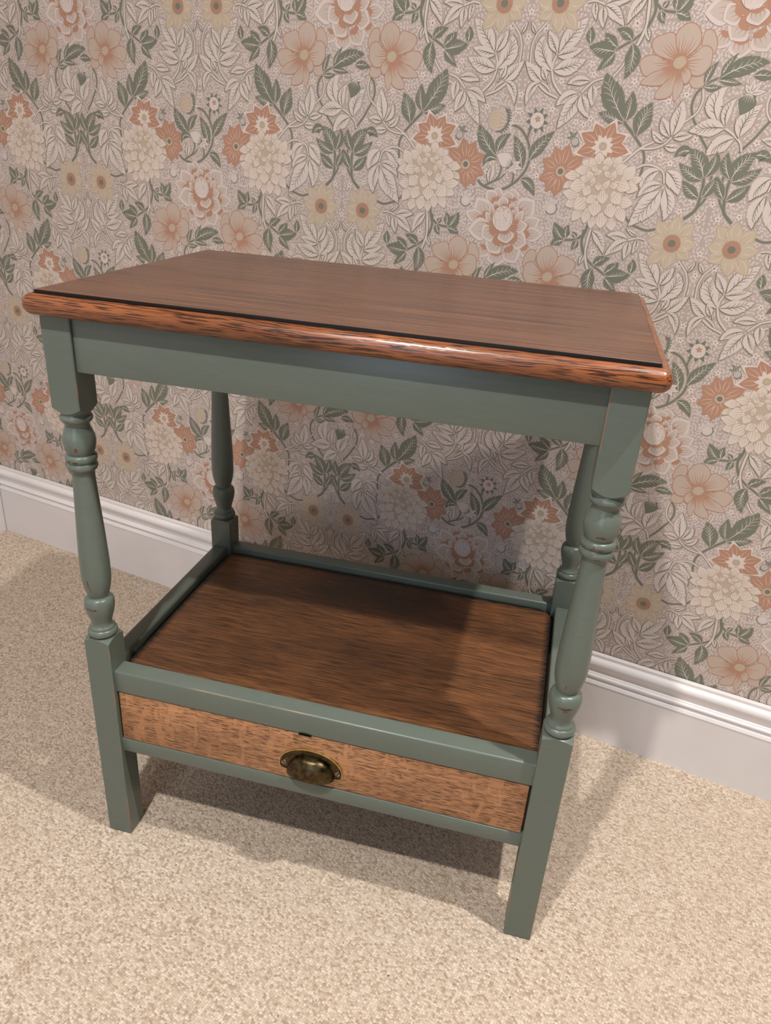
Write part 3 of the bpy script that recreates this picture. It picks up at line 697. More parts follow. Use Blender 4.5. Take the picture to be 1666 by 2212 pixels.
DATA = [eval(l) for l in """
('Y',1,0,[557.5,0.0,535.6,26.1,556.7,33.0,580.6,24.5,588.3,0.9,582.1,-27.7,560.0,-31.8,532.9,-16.5,528.8,0.8])
('sw',1,0,3.0,[575.0,-98.1,563.6,-86.0,558.9,-73.6,558.6,-63.0,562.1,-54.3,562.9,-43.8])
('w',1,1,558.1,-71.9,543.0,-52.2,542.3,-33.7,21.7)
('w',1,2,564.6,-52.8,579.5,-32.5,595.5,-14.9,21.4)
('w',1,3,561.7,-52.6,554.8,-40.2,547.7,-28.5,12.4)
('w',1,4,562.4,-55.5,577.8,-52.2,594.4,-47.7,13.5)
('w',1,5,559.6,-71.7,580.3,-67.0,600.0,-58.7,18.3)
('sw',1,0,2.5,[543.9,-20.4,536.3,-28.7,532.0,-34.4,528.1,-47.1,528.7,-64.7])
('w',1,1,531.5,-32.2,527.7,-25.7,524.0,-19.3,5.4)
('sw',1,0,2.8,[543.3,-87.8,554.4,-95.8,569.7,-101.9])
('sw',1,0,2.1,[547.4,-85.4,555.5,-90.8,560.3,-96.1])
('w',1,1,546.7,-84.9,535.6,-74.5,522.3,-62.0,15.1)
('w',1,2,544.7,-86.1,533.7,-94.1,529.5,-112.1,11.0)
('w',1,3,552.5,-82.8,548.7,-75.0,544.8,-67.2,8.1)
('w',1,4,555.7,-86.6,555.7,-81.2,555.7,-75.8,3.7)
('sw',1,0,2.7,[339.1,165.4,344.1,170.7,351.3,177.2,358.9,180.4,368.9,183.2])
('sw',1,0,2.7,[344.1,164.5,360.5,172.3,369.9,178.2,376.7,185.0,383.2,193.2,386.9,200.2])
('sw',1,0,2.5,[395.5,213.8,400.5,224.4,404.3,237.7,403.7,250.8,402.2,268.3])
('w',1,1,335.7,164.2,320.7,159.5,308.9,149.3,13.5)
('w',1,2,351.9,174.1,353.7,163.8,355.0,150.2,12.2)
('w',1,3,337.3,162.2,326.9,144.8,314.4,123.5,18.6)
('w',1,4,340.1,163.3,344.7,150.8,352.5,137.4,14.6)
('w',1,5,348.8,177.9,333.2,178.7,320.0,174.7,11.1)
('sg',1,0,2.8,[411.1,266.4,412.0,257.2,410.4,244.3,405.1,233.9,395.0,224.4,383.1,217.5,373.0,211.6])
('d',1,1,391.0,221.9,382.7,229.6,370.1,233.9,12.1)
('d',1,2,375.7,213.9,365.1,221.7,358.0,230.0,12.8)
('d',1,3,341.6,217.5,340.0,227.4,340.7,236.3,10.9)
('d',1,4,372.9,210.4,356.4,212.7,340.2,215.5,17.7)
('d',1,5,373.2,208.9,365.6,200.8,354.0,189.5,11.8)
('d',1,6,391.6,219.0,395.1,201.4,389.2,181.0,17.9)
('sg',1,0,3.1,[399.1,133.7,416.1,117.8,427.3,104.8,431.4,93.4,430.3,74.5])
('sg',1,0,2.9,[396.5,137.2,400.7,133.2,416.3,119.1])
('d',1,1,397.0,137.2,377.7,164.5,367.1,188.0,26.1)
('d',1,2,399.6,136.3,402.8,152.0,403.0,169.2,16.1)
('d',1,3,398.2,134.1,380.7,139.6,364.7,144.0,13.9)
('d',1,4,416.2,119.9,421.2,139.8,428.9,157.9,21.4)
('O',1,0,[377.5,106.3,362.9,133.6,388.5,136.1,406.1,120.7,413.0,100.8,392.6,90.3,364.0,87.3,342.9,96.6,345.1,121.2])
('G',1,0,[327.7,73.7,316.2,103.1,334.6,107.1,355.6,92.9,348.4,74.0,339.4,60.8,323.8,42.8,310.6,48.1,299.7,62.2,301.1,87.6])
('D',1,0,366.5,82.3,360.7,85.2,354.9,88.1,10.3)
('D',1,1,370.8,81.9,368.0,86.9,365.1,92.0,10.3)
('D',1,2,376.3,87.5,375.5,93.4,374.8,99.4,10.9)
('D',1,3,387.0,83.6,387.7,89.0,388.5,94.4,11.5)
('D',1,4,397.3,85.0,400.3,90.6,403.2,96.3,9.4)
('D',1,5,398.7,77.9,405.3,81.9,411.9,85.9,12.2)
('D',1,6,411.4,70.3,416.8,78.5,422.1,86.6,13.5)
('D',1,7,420.9,68.4,427.1,70.6,433.2,72.9,8.1)
('D',1,8,413.7,62.6,422.0,61.2,430.4,59.7,12.9)
('D',1,9,410.3,43.8,418.9,43.2,427.5,42.6,13.0)
('D',1,10,409.7,35.7,415.2,27.8,420.7,19.8,11.7)
('D',1,11,403.9,20.9,405.5,14.6,407.1,8.2,11.9)
('D',1,12,389.9,25.8,391.1,17.7,392.2,9.5,14.1)
('D',1,13,379.8,20.8,379.5,14.5,379.2,8.2,9.2)
('D',1,14,370.7,30.3,370.2,21.9,369.6,13.6,11.3)
('D',1,15,361.2,29.4,357.2,22.3,353.2,15.2,11.4)
('D',1,16,352.9,39.0,347.0,36.3,341.0,33.5,10.7)
('D',1,17,355.4,46.0,345.2,47.8,335.0,49.5,12.0)
('D',1,18,343.8,61.4,339.3,58.0,334.9,54.6,7.1)
('D',1,19,350.9,71.3,342.8,70.0,334.7,68.8,10.5)
('D',1,20,364.4,77.5,355.7,77.1,347.0,76.7,9.7)
('D',1,21,360.3,59.9,351.5,58.2,342.7,56.6,14.7)
('D',1,22,366.4,42.2,359.6,36.3,352.9,30.4,16.2)
('D',1,23,380.0,39.9,380.4,31.6,380.9,23.3,15.4)
('D',1,24,398.5,38.1,401.5,30.8,404.5,23.4,13.9)
('D',1,25,402.7,64.4,412.0,62.0,421.3,59.6,12.9)
('D',1,26,400.8,52.4,406.2,46.6,411.6,40.9,13.7)
('D',1,27,378.7,47.2,373.2,43.2,367.7,39.2,9.8)
('D',1,28,387.0,53.3,388.1,46.3,389.2,39.4,13.1)
('D',1,29,368.0,57.8,366.0,52.5,364.0,47.1,10.5)
('D',1,30,365.6,67.0,360.6,67.3,355.6,67.6,8.3)
('D',1,31,369.9,67.3,366.8,72.4,363.7,77.5,7.6)
('D',1,32,372.2,82.6,371.6,79.6,371.1,76.6,7.5)
('D',1,33,385.7,79.0,385.5,81.9,385.3,84.8,7.5)
('D',1,34,396.8,69.3,397.7,74.6,398.7,79.9,6.8)
('D',1,35,396.3,60.7,400.7,62.0,405.1,63.3,7.5)
('D',1,40,373.8,73.5,377.7,76.1,381.5,78.7,5.5)
('D',1,41,392.7,72.3,389.0,74.9,385.3,77.6,6.1)
('D',1,42,371.8,60.8,372.4,65.5,373.0,70.2,5.6)
('D',1,43,386.3,56.6,390.1,62.2,393.9,67.7,6.2)
('D',1,44,380.1,62.8,380.5,58.8,380.9,54.8,7.6)
('DC',1,0,[381.6,62.9])
('sg',1,0,3.4,[376.1,17.4,373.4,4.1,370.3,-7.0,372.8,-17.6,380.2,-33.9,388.0,-45.3])
('sg',1,0,3.0,[369.0,-2.3,362.1,-7.8,346.9,-10.0])
('d',1,1,345.5,-9.6,336.8,-0.7,330.3,11.3,15.6)
('d',1,2,348.5,-8.0,347.5,1.5,350.5,9.3,10.2)
('d',1,3,362.7,-5.6,359.5,-2.1,356.3,1.5,6.8)
('d',1,4,363.6,-7.7,362.0,-15.1,357.3,-21.5,8.9)
('d',1,5,346.3,-10.7,336.9,-12.9,328.3,-18.5,11.5)
('sw',1,0,2.9,[379.9,8.0,378.0,-3.9,377.4,-18.4,379.6,-32.8,386.2,-48.1])
('w',1,1,381.4,5.4,393.3,-4.7,401.3,-22.1,12.8)
('w',1,2,376.6,-25.8,374.1,-32.2,371.6,-38.7,6.2)
('sw',1,0,2.4,[430.5,-1.5,442.5,2.1,451.8,0.8])
('w',1,1,440.4,3.7,433.2,7.9,426.0,12.1,5.3)
('w',1,2,430.1,-1.3,415.6,2.3,401.8,2.1,11.9)
('w',1,3,429.9,-2.7,416.9,-10.6,403.5,-24.3,13.7)
('w',1,4,431.7,-3.1,431.1,-13.8,428.9,-26.2,10.7)
('w',1,5,441.7,1.2,441.5,-7.9,438.3,-18.0,7.1)
('sp',1,0,3.7,[331.6,19.2,339.7,17.0,347.2,18.8,353.9,24.2])
('WB',1,0,[322.3,27.9,315.1,40.3])
('sg',0,0,3.3,[214.1,55.2,220.2,49.7,230.4,46.2,242.3,44.6,253.5,47.2,263.2,52.9,272.4,61.1,280.1,72.4,283.1,83.1,282.7,92.0,280.2,102.3,275.2,111.5,265.5,121.3,250.0,126.5])
('sg',0,0,2.7,[277.0,108.4,278.1,116.4,280.7,122.8])
('sg',0,0,2.5,[263.1,53.8,264.2,62.2,262.7,72.8])
('sg',0,0,2.4,[225.1,49.2,237.0,55.2,243.7,62.4,245.8,71.7,243.7,76.5])
('sg',0,0,2.0,[233.4,53.2,245.1,59.1,251.9,65.5])
('d',0,1,236.7,86.3,218.0,105.3,208.4,124.6,19.4)
('d',0,2,237.5,90.9,241.8,104.9,254.3,114.4,13.2)
('d',0,3,274.6,72.0,268.5,94.4,258.4,113.0,15.7)
('d',0,4,283.0,83.9,294.8,102.3,313.3,120.9,16.4)
('d',0,5,239.2,82.0,225.5,84.4,219.3,72.4,10.6)
('d',0,6,274.4,60.4,287.4,54.8,296.5,40.5,13.2)
('w',0,7,230.5,53.0,231.8,65.7,235.1,76.8,10.0)
('TB',0,0,[249.4,83.4,260.9,76.0,238.8,85.2])
('CB',0,0,[232.7,130.1,248.0,127.6])
('PB',0,0,[287.1,131.7,277.3,139.8])
('BE',1,0,[341.1,109.2,336.8,116.1])
('P',1,0,[472.0,218.5,472.0,229.6,475.7,233.3,481.2,232.0,485.6,226.0,488.2,218.7,486.9,209.8,481.0,211.1,451.0,200.2])
('P',1,1,[465.4,183.2,467.4,179.4,472.1,175.1,479.9,175.4,484.2,180.3,480.6,188.4,470.7,188.2,451.0,200.2])
('P',1,2,[446.8,204.9,444.9,214.4,441.2,222.9,442.8,232.2,449.8,238.6,456.8,239.7,463.5,236.5,468.0,229.6,469.1,221.2,464.8,213.7,456.9,207.0,451.4,203.1,451.0,200.2])
('P',1,3,[445.5,201.1,427.1,206.5,419.7,210.7,415.8,217.9,416.3,222.6,419.8,225.7,426.7,228.2,434.8,230.3,439.7,227.1,442.2,218.2,446.3,206.8,451.0,200.2])
('P',1,4,[446.3,197.2,432.4,201.8,422.8,206.5,413.0,206.3,405.3,200.8,408.3,191.6,414.0,185.6,425.2,190.0,442.7,194.3,451.0,200.2])
('P',1,5,[446.7,195.3,424.2,189.5,415.5,183.9,410.2,178.3,414.8,176.1,432.5,176.3,440.9,182.6,447.6,191.5,451.0,200.2])
('P',1,6,[448.7,191.5,437.6,177.6,430.7,169.0,430.8,162.3,440.9,162.6,447.8,166.8,451.6,178.0,450.4,188.6,451.0,200.2])
('P',1,7,[451.4,193.5,451.3,181.9,449.5,172.0,453.5,159.8,459.3,170.4,458.9,180.1,455.7,193.6,451.0,200.2])
('P',1,8,[454.4,194.5,457.8,183.0,462.2,178.8,466.6,185.2,464.0,191.9,458.0,197.5,451.0,200.2])
('P',1,9,[456.3,200.3,464.1,193.8,468.4,188.1,477.2,188.1,483.4,194.2,485.7,200.9,484.9,211.2,481.1,215.8,473.5,216.6,465.9,209.0,457.7,203.2,451.0,200.2])
('PC',1,0,[451.0,200.2])
('U',0,0,244.2,31.3,245.0,40.4,245.8,49.4,15.8)
('U',0,1,243.6,28.9,236.2,36.2,228.8,43.4,16.7)
('U',0,2,267.1,31.7,266.2,40.1,265.2,48.6,18.9)
('U',0,3,262.0,30.5,259.7,37.7,257.4,44.9,16.5)
('U',0,4,234.9,6.7,225.2,20.0,215.6,33.3,25.5)
('U',0,5,276.5,15.3,287.8,25.6,299.0,35.9,27.3)
('U',0,6,227.9,4.4,214.2,9.0,200.5,13.6,16.2)
('U',0,7,286.7,-0.4,298.2,6.6,309.7,13.6,17.4)
('U',0,8,288.0,-9.0,302.3,-7.6,316.7,-6.2,17.5)
('U',0,9,235.7,-28.3,232.2,-37.0,228.6,-45.7,20.0)
('U',0,10,291.9,-23.9,297.3,-30.3,302.7,-36.6,18.5)
('U',0,11,253.0,-34.7,254.0,-45.0,254.9,-55.3,25.0)
('U',0,12,269.1,-26.4,276.0,-37.1,283.0,-47.9,25.6)
('U',0,13,252.9,-19.9,246.7,-28.4,240.5,-36.9,25.7)
('U',0,14,243.7,-5.4,224.9,-8.0,206.2,-10.7,28.1)
('U',0,15,273.7,-14.5,284.3,-17.5,294.9,-20.4,23.6)
('U',0,16,271.9,-1.8,282.7,1.2,293.5,4.2,15.9)
('U',0,17,245.7,-6.8,236.8,-12.2,227.9,-17.6,23.0)
('U',0,18,261.7,-5.2,264.3,-14.1,266.8,-22.9,22.0)
('U',0,19,256.9,23.0,254.1,30.2,251.4,37.4,15.0)
('U',0,20,243.1,-0.6,237.0,7.7,230.9,15.9,9.4)
('U',0,21,242.0,7.3,239.3,17.8,236.6,28.3,7.6)
('U',0,22,270.2,10.0,273.4,18.5,276.6,27.0,9.2)
('U',0,23,274.8,2.4,279.9,12.6,285.0,22.7,10.0)
('U',0,24,268.7,20.9,268.4,25.9,268.1,31.0,9.1)
('U',0,25,245.5,22.0,244.0,26.2,242.6,30.4,6.7)
('UC',0,0,[256.6,8.7,242.3,18.5])
('sg',1,0,2.8,[482.1,175.0,477.2,169.0,474.8,161.0,475.2,152.2,479.8,141.4,483.8,135.5,490.6,124.8,499.5,114.1,503.6,108.2])
('sw',1,0,2.4,[483.6,173.1,485.8,161.4,481.9,148.5,470.3,137.9,460.0,125.3])
('d',0,46,484.4,177.7,487.1,191.0,494.8,202.1,8.3)
('d',0,47,500.7,185.9,505.3,198.5,514.5,211.5,7.5)
('d',0,49,499.5,185.3,525.5,198.9,549.5,202.2,18.2)
('d',0,48,497.4,183.5,512.0,181.5,525.6,179.4,8.2)
('d',0,50,484.1,175.8,494.2,174.9,504.1,177.0,7.0)
('d',0,48,535.6,188.6,547.2,189.4,559.8,186.3,10.4)
('sg',0,0,2.6,[483.0,175.2,488.9,180.8,494.7,183.7,501.8,186.6])
('sw',0,0,2.7,[517.9,133.4,525.4,129.4,532.6,124.2,538.6,118.2,541.8,109.6])
('w',0,1,507.5,141.1,499.7,159.9,510.5,177.2,19.3)
('w',0,2,517.5,135.3,515.4,151.9,523.7,165.6,10.9)
('w',0,3,535.5,124.3,538.7,143.7,553.8,160.7,19.2)
('w',0,4,517.2,133.7,497.5,133.1,477.0,128.3,19.3)
('w',0,5,530.8,123.5,514.9,115.7,502.6,102.8,18.6)
('SB',0,0,[534.3,158.7,536.4,170.8,530.0,147.6])
('sg',1,0,3.8,[493.0,29.8,504.4,41.2,507.0,53.9,507.4,68.9,506.3,78.3])
('sg',1,0,2.8,[514.4,83.1,514.7,72.6,513.2,55.5,505.2,42.4])
('d',1,1,486.2,106.2,475.2,106.6,466.3,99.2,12.2)
('d',1,2,505.7,78.3,497.1,96.5,482.1,110.1,19.2)
('d',1,3,505.1,76.1,488.4,82.3,473.8,93.8,13.9)
('d',1,4,507.1,79.4,514.9,94.5,514.8,108.4,13.3)
('d',1,5,505.7,54.9,492.6,63.5,482.1,74.7,13.6)
('d',1,6,508.7,56.2,516.7,68.6,521.0,81.7,11.9)
('sg',1,0,3.0,[417.9,29.6,428.3,19.2,437.4,15.5,451.1,12.3,463.3,15.5])
('sw',1,0,2.5,[423.0,83.7,434.1,88.7,446.9,87.4,457.3,81.2,461.2,68.6])
('w',1,1,453.0,83.0,439.1,75.6,433.5,58.9,15.4)
('w',1,2,459.3,66.8,442.8,63.4,431.7,50.4,12.2)
('w',1,3,460.8,83.6,472.7,72.7,480.5,56.6,18.6)
('w',1,4,462.6,64.4,470.7,45.4,469.0,25.9,17.1)
('w',1,5,458.3,60.8,445.4,39.9,426.7,15.1,25.5)
('sw',1,0,2.9,[405.1,88.4,423.6,106.2,437.8,114.3,451.9,121.8])
('sw',1,0,2.4,[423.6,106.2,439.3,107.6,450.6,112.2,458.8,120.6])
('w',1,1,451.3,114.5,441.1,120.2,434.7,128.2,8.1)
('w',1,2,456.5,121.0,448.6,131.9,443.9,142.4,12.8)
('w',1,3,459.0,122.1,462.7,142.6,463.7,161.6,17.1)
('w',1,4,460.6,120.2,471.5,122.8,482.7,123.9,10.1)
('w',1,5,452.0,110.9,463.5,109.5,473.6,111.1,9.2)
('F',1,0,[282.6,236.1])
('F',1,0,[347.1,197.0])
('F',1,0,[351.6,185.4])
('F',1,0,[311.6,177.6])
('F',1,0,[259.3,142.1])
('F',1,0,[305.1,145.6])
('F',1,0,[338.2,132.4])
('F',1,0,[348.5,129.7])
('F',1,0,[356.2,137.0])
('F',1,0,[393.4,240.2])
('F',1,0,[402.4,179.6])
('F',1,0,[446.5,159.5])
('F',1,0,[466.4,167.2])
('F',1,0,[289.7,78.0])
('F',1,0,[296.0,66.8])
('F',1,0,[317.7,107.3])
('F',1,0,[486.8,120.1])
('F',1,0,[450.3,100.9])
('F',1,0,[437.7,95.9])
('F',1,0,[463.4,92.2])
('F',1,0,[498.3,53.2])
('F',1,0,[485.9,38.5])
('F',1,0,[509.5,33.5])
('F',1,0,[388.2,-21.5])
('F',0,0,[261.3,251.6])
('F',0,0,[261.6,225.3])
('F',0,0,[261.1,160.7])
('F',0,0,[523.3,49.9])
""".strip().splitlines()]
for el in DATA:
    n0 = len(SHAPES)
    draw(el)
    if not el[1]:
        LONE.update(range(n0, len(SHAPES)))

def inside(poly, q):
    x, y = q
    px, py = poly[:, 0], poly[:, 1]
    qx, qy = np.roll(px, -1), np.roll(py, -1)
    c = ((py > y) != (qy > y)) & (x < (qx - px) * (y - py) / (qy - py + 1e-12) + px)
    return bool(c.sum() % 2)

def reduce_to_cell(c):
    """lattice shift that brings a point into the base cell 0..PW x 0..PH/2"""
    j = math.floor(c[1] / (PH / 2))
    x = c[0] - (PW / 2) * (j % 2)
    i = math.floor(x / PW)
    return A((-(i * PW + (PW / 2) * (j % 2)), -j * PH / 2))

def sprigs():
    """little leafy sprigs that fill the ground between the motifs; mirrored like the rest"""
    rnd = random.Random(11)
    W2, H2 = PW / 2, PH / 2
    cells = {}
    blockers = []
    for si, (ink, z, P) in enumerate(SHAPES):
        if si not in LONE and INK[ink] in ('green', 'white', 'orange', 'straw', 'cream', 'petal') and len(P) > 8:
            lo, hi = P.min(0), P.max(0)
            if (hi - lo).max() > 6:
                blockers.append((P, lo, hi))
    # blockers moved by lattice and mirror so that they cover the half cell
    grid = {}
    for P, lo, hi in blockers:
        for s in (1, -1):
            Pm = P * A((s, 1)); c = Pm.mean(0)
            sh = reduce_to_cell(c)
            for di, dj in ((0, 0), (-1, 0), (1, 0), (0, 1), (0, -1), (-1, 1), (-1, -1), (1, 1), (1, -1)):
                Q = Pm + sh + A((di * PW + (dj % 2) * PW / 2, dj * PH / 2))
                l, h = Q.min(0), Q.max(0)
                if h[0] < -5 or l[0] > W2 + 5 or h[1] < -5 or l[1] > H2 + 5:
                    continue
                for a in range(int(l[0] // 10), int(h[0] // 10) + 1):
                    for b in range(int(l[1] // 10), int(h[1] // 10) + 1):
                        grid.setdefault((a, b), []).append((Q, l, h))
    def free(q):
        for Q, l, h in grid.get((int(q[0] // 10), int(q[1] // 10)), ()):
            if l[0] <= q[0] <= h[0] and l[1] <= q[1] <= h[1] and inside(Q, q):
                return False
        return True
    def clash(q, r):
        a, b = int(q[0] // 4), int(q[1] // 4)
        for i in (-1, 0, 1):
            for j in (-1, 0, 1):
                for p_ in cells.get((a + i, b + j), ()):
                    if (p_[0] - q[0]) ** 2 + (p_[1] - q[1]) ** 2 < r * r:
                        return True
        return False
    leaves, stems = [], []
    for seed in range(2600):
        q = A((rnd.uniform(0, W2), rnd.uniform(0, H2)))
        a = rnd.uniform(0, 2 * math.pi); cur = rnd.uniform(-0.05, 0.05)
        path = [q.copy()]
        cnt = 0
        for st in range(rnd.randint(4, 8)):
            if not (1.2 < q[0] < W2 - 1.2 and 0 <= q[1] <= H2):
                break
            for sg in (1, -1):
                la = a + sg * 0.75 + rnd.uniform(-0.15, 0.15)
                c = q + A((math.cos(la), math.sin(la))) * 3.3
                if 1.0 < c[0] < W2 - 1.0 and not clash(c, 3.35) and free(c):
                    cells.setdefault((int(c[0] // 4), int(c[1] // 4)), []).append(c)
                    leaves.append((c, la)); cnt += 1
            a += cur * 4.6
            q = q + A((math.cos(a), math.sin(a))) * 4.6
            path.append(q.copy())
        if cnt > 3:
            stems.append(A(path))
    for s in (1, -1):
        for c, la in leaves:
            u = A((math.cos(la), math.sin(la))); n_ = A((-u[1], u[0]))
            P = A([c - u * 2.4, c - u * 0.9 + n_ * 1.2, c + u * 0.6 + n_ * 1.15, c + u * 2.7, c + u * 0.6 - n_ * 1.15, c - u * 0.9 - n_ * 1.2])
            put('sprig', 2, P * A((s, 1)))
        for P in stems:
            put('sprig', 1, stroke(P * A((s, 1)), 0.6, 0.45))
sprigs()

def stack_layers():
    """thinnest stacking: each shape lies one ink layer above whatever it overlaps"""
    order = sorted(range(len(SHAPES)), key=lambda i: SHAPES[i][1])
    G, grid, out = 16.0, {}, [None] * len(SHAPES)
    shifts = [A((di * PW + (dj % 2) * PW / 2, dj * PH / 2)) for dj in (-1, 0, 1) for di in (-1, 0, 1)]
    for i in order:
        ink, z, P = SHAPES[i]
        Q = P + reduce_to_cell(P.mean(0))
        l, h = Q.min(0), Q.max(0)
        lay = 0
        for a in range(int(l[0] // G), int(h[0] // G) + 1):
            for b in range(int(l[1] // G), int(h[1] // G) + 1):
                for (x0, y0, x1, y1, n) in grid.get((a, b), ()):
                    if n > lay and x0 < h[0] and x1 > l[0] and y0 < h[1] and y1 > l[1]:
                        lay = n
        lay += 1
        out[i] = (ink, lay, Q)
        for sh in shifts:
            L, Hh = l + sh, h + sh
            if Hh[0] < -80 or L[0] > PW + 80 or Hh[1] < -80 or L[1] > PH / 2 + 80:
                continue
            rec = (L[0], L[1], Hh[0], Hh[1], lay)
            for a in range(int(L[0] // G), int(Hh[0] // G) + 1):
                for b in range(int(L[1] // G), int(Hh[1] // G) + 1):
                    grid.setdefault((a, b), []).append(rec)
    return out

def print_mesh():
    LAYER = 0.000003
    V, Fc, mi = [], [], []
    for ink, z, Q in stack_layers():
        Q = Q / 1000.0
        i0 = len(V)
        V.extend((float(x), -0.00003 - z * LAYER, float(y)) for x, y in Q)
        area = 0.5 * float(np.sum(Q[:, 0] * np.roll(Q[:, 1], -1) - np.roll(Q[:, 0], -1) * Q[:, 1]))
        idx = list(range(i0, i0 + len(Q)))
        Fc.append(idx if area > 0 else idx[::-1])
        mi.append(ink)
    me = bpy.data.meshes.new('wallpaper_repeat')
    me.from_pydata(V, [], Fc)
    for k in INK:
        r, g_, b = INKCOL[k]
        me.materials.append(mat_plain('ink_' + k, srgb(r, g_, b), 0.62, 0.25))
    me.polygons.foreach_set('material_index', mi)
    me.update()
    print('print shapes', len(SHAPES), 'deepest stack', max(z for _, z, _ in [(0, -v[1] / LAYER, 0) for v in V]))
    return me

# ------------------------------------------------------------------ the room
floor = box_obj('floor', (XL - 0.1, XR + 0.1, YF - 0.1, 0.1, -0.06, 0.0), M_CARPET, origin=(0, 0, 0))
tag(floor, 'pale beige loop carpet with small brown flecks', kind='structure')

M_PAPER = mat_plain('wallpaper_ground', srgb(*PAPER), 0.65, 0.25)
wall_back = box_obj('wall_back', (XL - 0.1, XR + 0.1, 0.0, 0.12, 0.0, CEIL), M_PAPER, origin=(0, 0, 0))
tag(wall_back, 'wall papered with a floral print of dahlias, lotus blooms and curling leaves', kind='structure')

tile = print_mesh()
def clip_mesh(src, x0, x1, z0, z1, ox, oz):
    bm = bmesh.new(); bm.from_mesh(src)
    for co, no in (((x0 - ox, 0, 0), (-1, 0, 0)), ((x1 - ox, 0, 0), (1, 0, 0)), ((0, 0, z0 - oz), (0, 0, -1)), ((0, 0, z1 - oz), (0, 0, 1))):
        bmesh.ops.bisect_plane(bm, geom=bm.verts[:] + bm.edges[:] + bm.faces[:], plane_co=co, plane_no=no, clear_outer=True)
    n = len(bm.faces)
    me = bpy.data.meshes.new('wallpaper_repeat')
    bm.to_mesh(me); bm.free()
    for m in src.materials:
        me.materials.append(m)
    return me if n else None
co = np.zeros(len(tile.vertices) * 3); tile.vertices.foreach_get('co', co); co = co.reshape(-1, 3)
t0, t1 = co.min(0), co.max(0)
for j in range(-4, 8):
    for i in range(-4, 8):
        ox = PU + (i * PW + (j % 2) * PW / 2) / 1000
        oz = PV + j * PH / 2000
        if ox + t1[0] < XL or ox + t0[0] > XR or oz + t1[2] < 0.12 or oz + t0[2] > CEIL:
            continue
        inside_ = ox + t0[0] >= XL and ox + t1[0] <= XR and oz + t0[2] >= 0.12 and oz + t1[2] <= CEIL
        me = tile if inside_ else clip_mesh(tile, XL, XR, 0.12, CEIL, ox, oz)
        if me is None:
            continue
        o = link(bpy.data.objects.new('wallpaper_repeat', me), wall_back)
        o.location = (ox, 0, oz)

box_o = box_obj('wall_left', (XL - 0.1, XL, YF - 0.1, 0.0, 0.0, CEIL), M_LEFT, origin=(XL, 0, 0)); tag(box_o, kind='structure')
box_o = box_obj('wall_right', (XR, XR + 0.1, YF - 0.1, 0.0, 0.0, CEIL), M_WHITE, origin=(XR, 0, 0)); tag(box_o, kind='structure')
box_o = box_obj('ceiling', (XL - 0.1, XR + 0.1, YF - 0.1, 0.12, CEIL, CEIL + 0.08), M_CEIL, origin=(0, 0, CEIL)); tag(box_o, kind='structure')
# wall behind the camera; its window opening is made taller to add cool fill
WX0, WX1, WZ0, WZ1 = 0.0, 1.0, 0.30, 2.05
bm = bmesh.new()
for q in ((XL, WX0, 0, CEIL), (WX1, XR, 0, CEIL), (WX0, WX1, 0, WZ0), (WX0, WX1, WZ1, CEIL)):
    box(bm, q[0], q[1], YF - 0.1, YF, q[2], q[3])
wf = bm_obj('wall_front', bm, M_WHITE); tag(wf, kind='structure')
def window(name, loc, rz, width, height, label):
    win = empty(name, loc, rz); tag(win, label, kind='structure')
    ww, wh = width / 2, height
    for nm, d in (('window_frame', (-ww, -ww + 0.05, -0.03, 0.03, 0, wh)), ('window_frame', (ww - 0.05, ww, -0.03, 0.03, 0, wh)), ('window_frame', (-ww + 0.05, ww - 0.05, -0.03, 0.03, 0, 0.05)), ('window_frame', (-ww + 0.05, ww - 0.05, -0.03, 0.03, wh - 0.05, wh)), ('glazing_bar', (-0.015, 0.015, -0.02, 0.02, 0.05, wh - 0.05))):
        box_obj(nm, d, M_SKIRT, win, 0.003)
    for sx in (-1, 1):
        a, c_ = sorted((sx * 0.015, sx * (ww - 0.05)))
        box_obj('pane', (a, c_, -0.004, 0.0, 0.05, wh - 0.05), M_PANE, win)
window('window_1', ((WX0 + WX1) / 2, YF - 0.05, WZ0), 0.0, WX1 - WX0, WZ1 - WZ0, 'white framed window behind the viewer, made taller for cool fill')

# skirting boards: moulded profile (depth from wall, height)
SK = [(0.0, 0.158), (0.0065, 0.158), (0.0072, 0.1572), (0.0074, 0.1525), (0.0092, 0.1518)]
SK += [(0.0085 + 0.0065 * math.sin(a), 0.1435 + 0.008 * math.cos(a)) for a in np.linspace(0.35, 1.9, 7)]
SK += [(0.0125, 0.1365), (0.0112, 0.1335), (0.0108, 0.1300), (0.0116, 0.1272), (0.0135, 0.1255), (0.0135, 0.1245)]
SK += [(0.0140 + 0.003 * math.sin(a), 0.1208 + 0.0032 * math.cos(a)) for a in np.linspace(0.2, 2.6, 6)]
SK += [(0.0145, 0.1165), (0.0145, 0.1148), (0.0165, 0.1135), (0.0176, 0.1110), (0.0186, 0.1095), (0.0188, 0.1082), (0.0180, 0.1070), (0.0180, 0.0), (0.0, 0.0)]
def skirting(name, p0, p1, inward):
    p0, p1, inward = Vector(p0), Vector(p1), Vector(inward)
    n = len(SK)
    verts = [p + inward * d + Vector((0, 0, z)) for p in (p0, p1) for d, z in SK]
    faces = [(i, (i + 1) % n, n + (i + 1) % n, n + i) for i in range(n)] + [tuple(range(n))[::-1], tuple(range(n, 2 * n))]
    me = bpy.data.meshes.new(name); me.from_pydata([tuple(v) for v in verts], [], faces); me.materials.append(M_SKIRT)
    bm = bmesh.new(); bm.from_mesh(me); bmesh.ops.recalc_face_normals(bm, faces=bm.faces[:]); bm.to_mesh(me); bm.free()
    me.shade_smooth(); me.set_sharp_from_angle(angle=math.radians(32))
    return tag(link(bpy.data.objects.new(name, me)), kind='structure')
skirting('baseboard_back', (XL, -0.0018, 0), (XR, -0.0018, 0), (0, -1, 0))
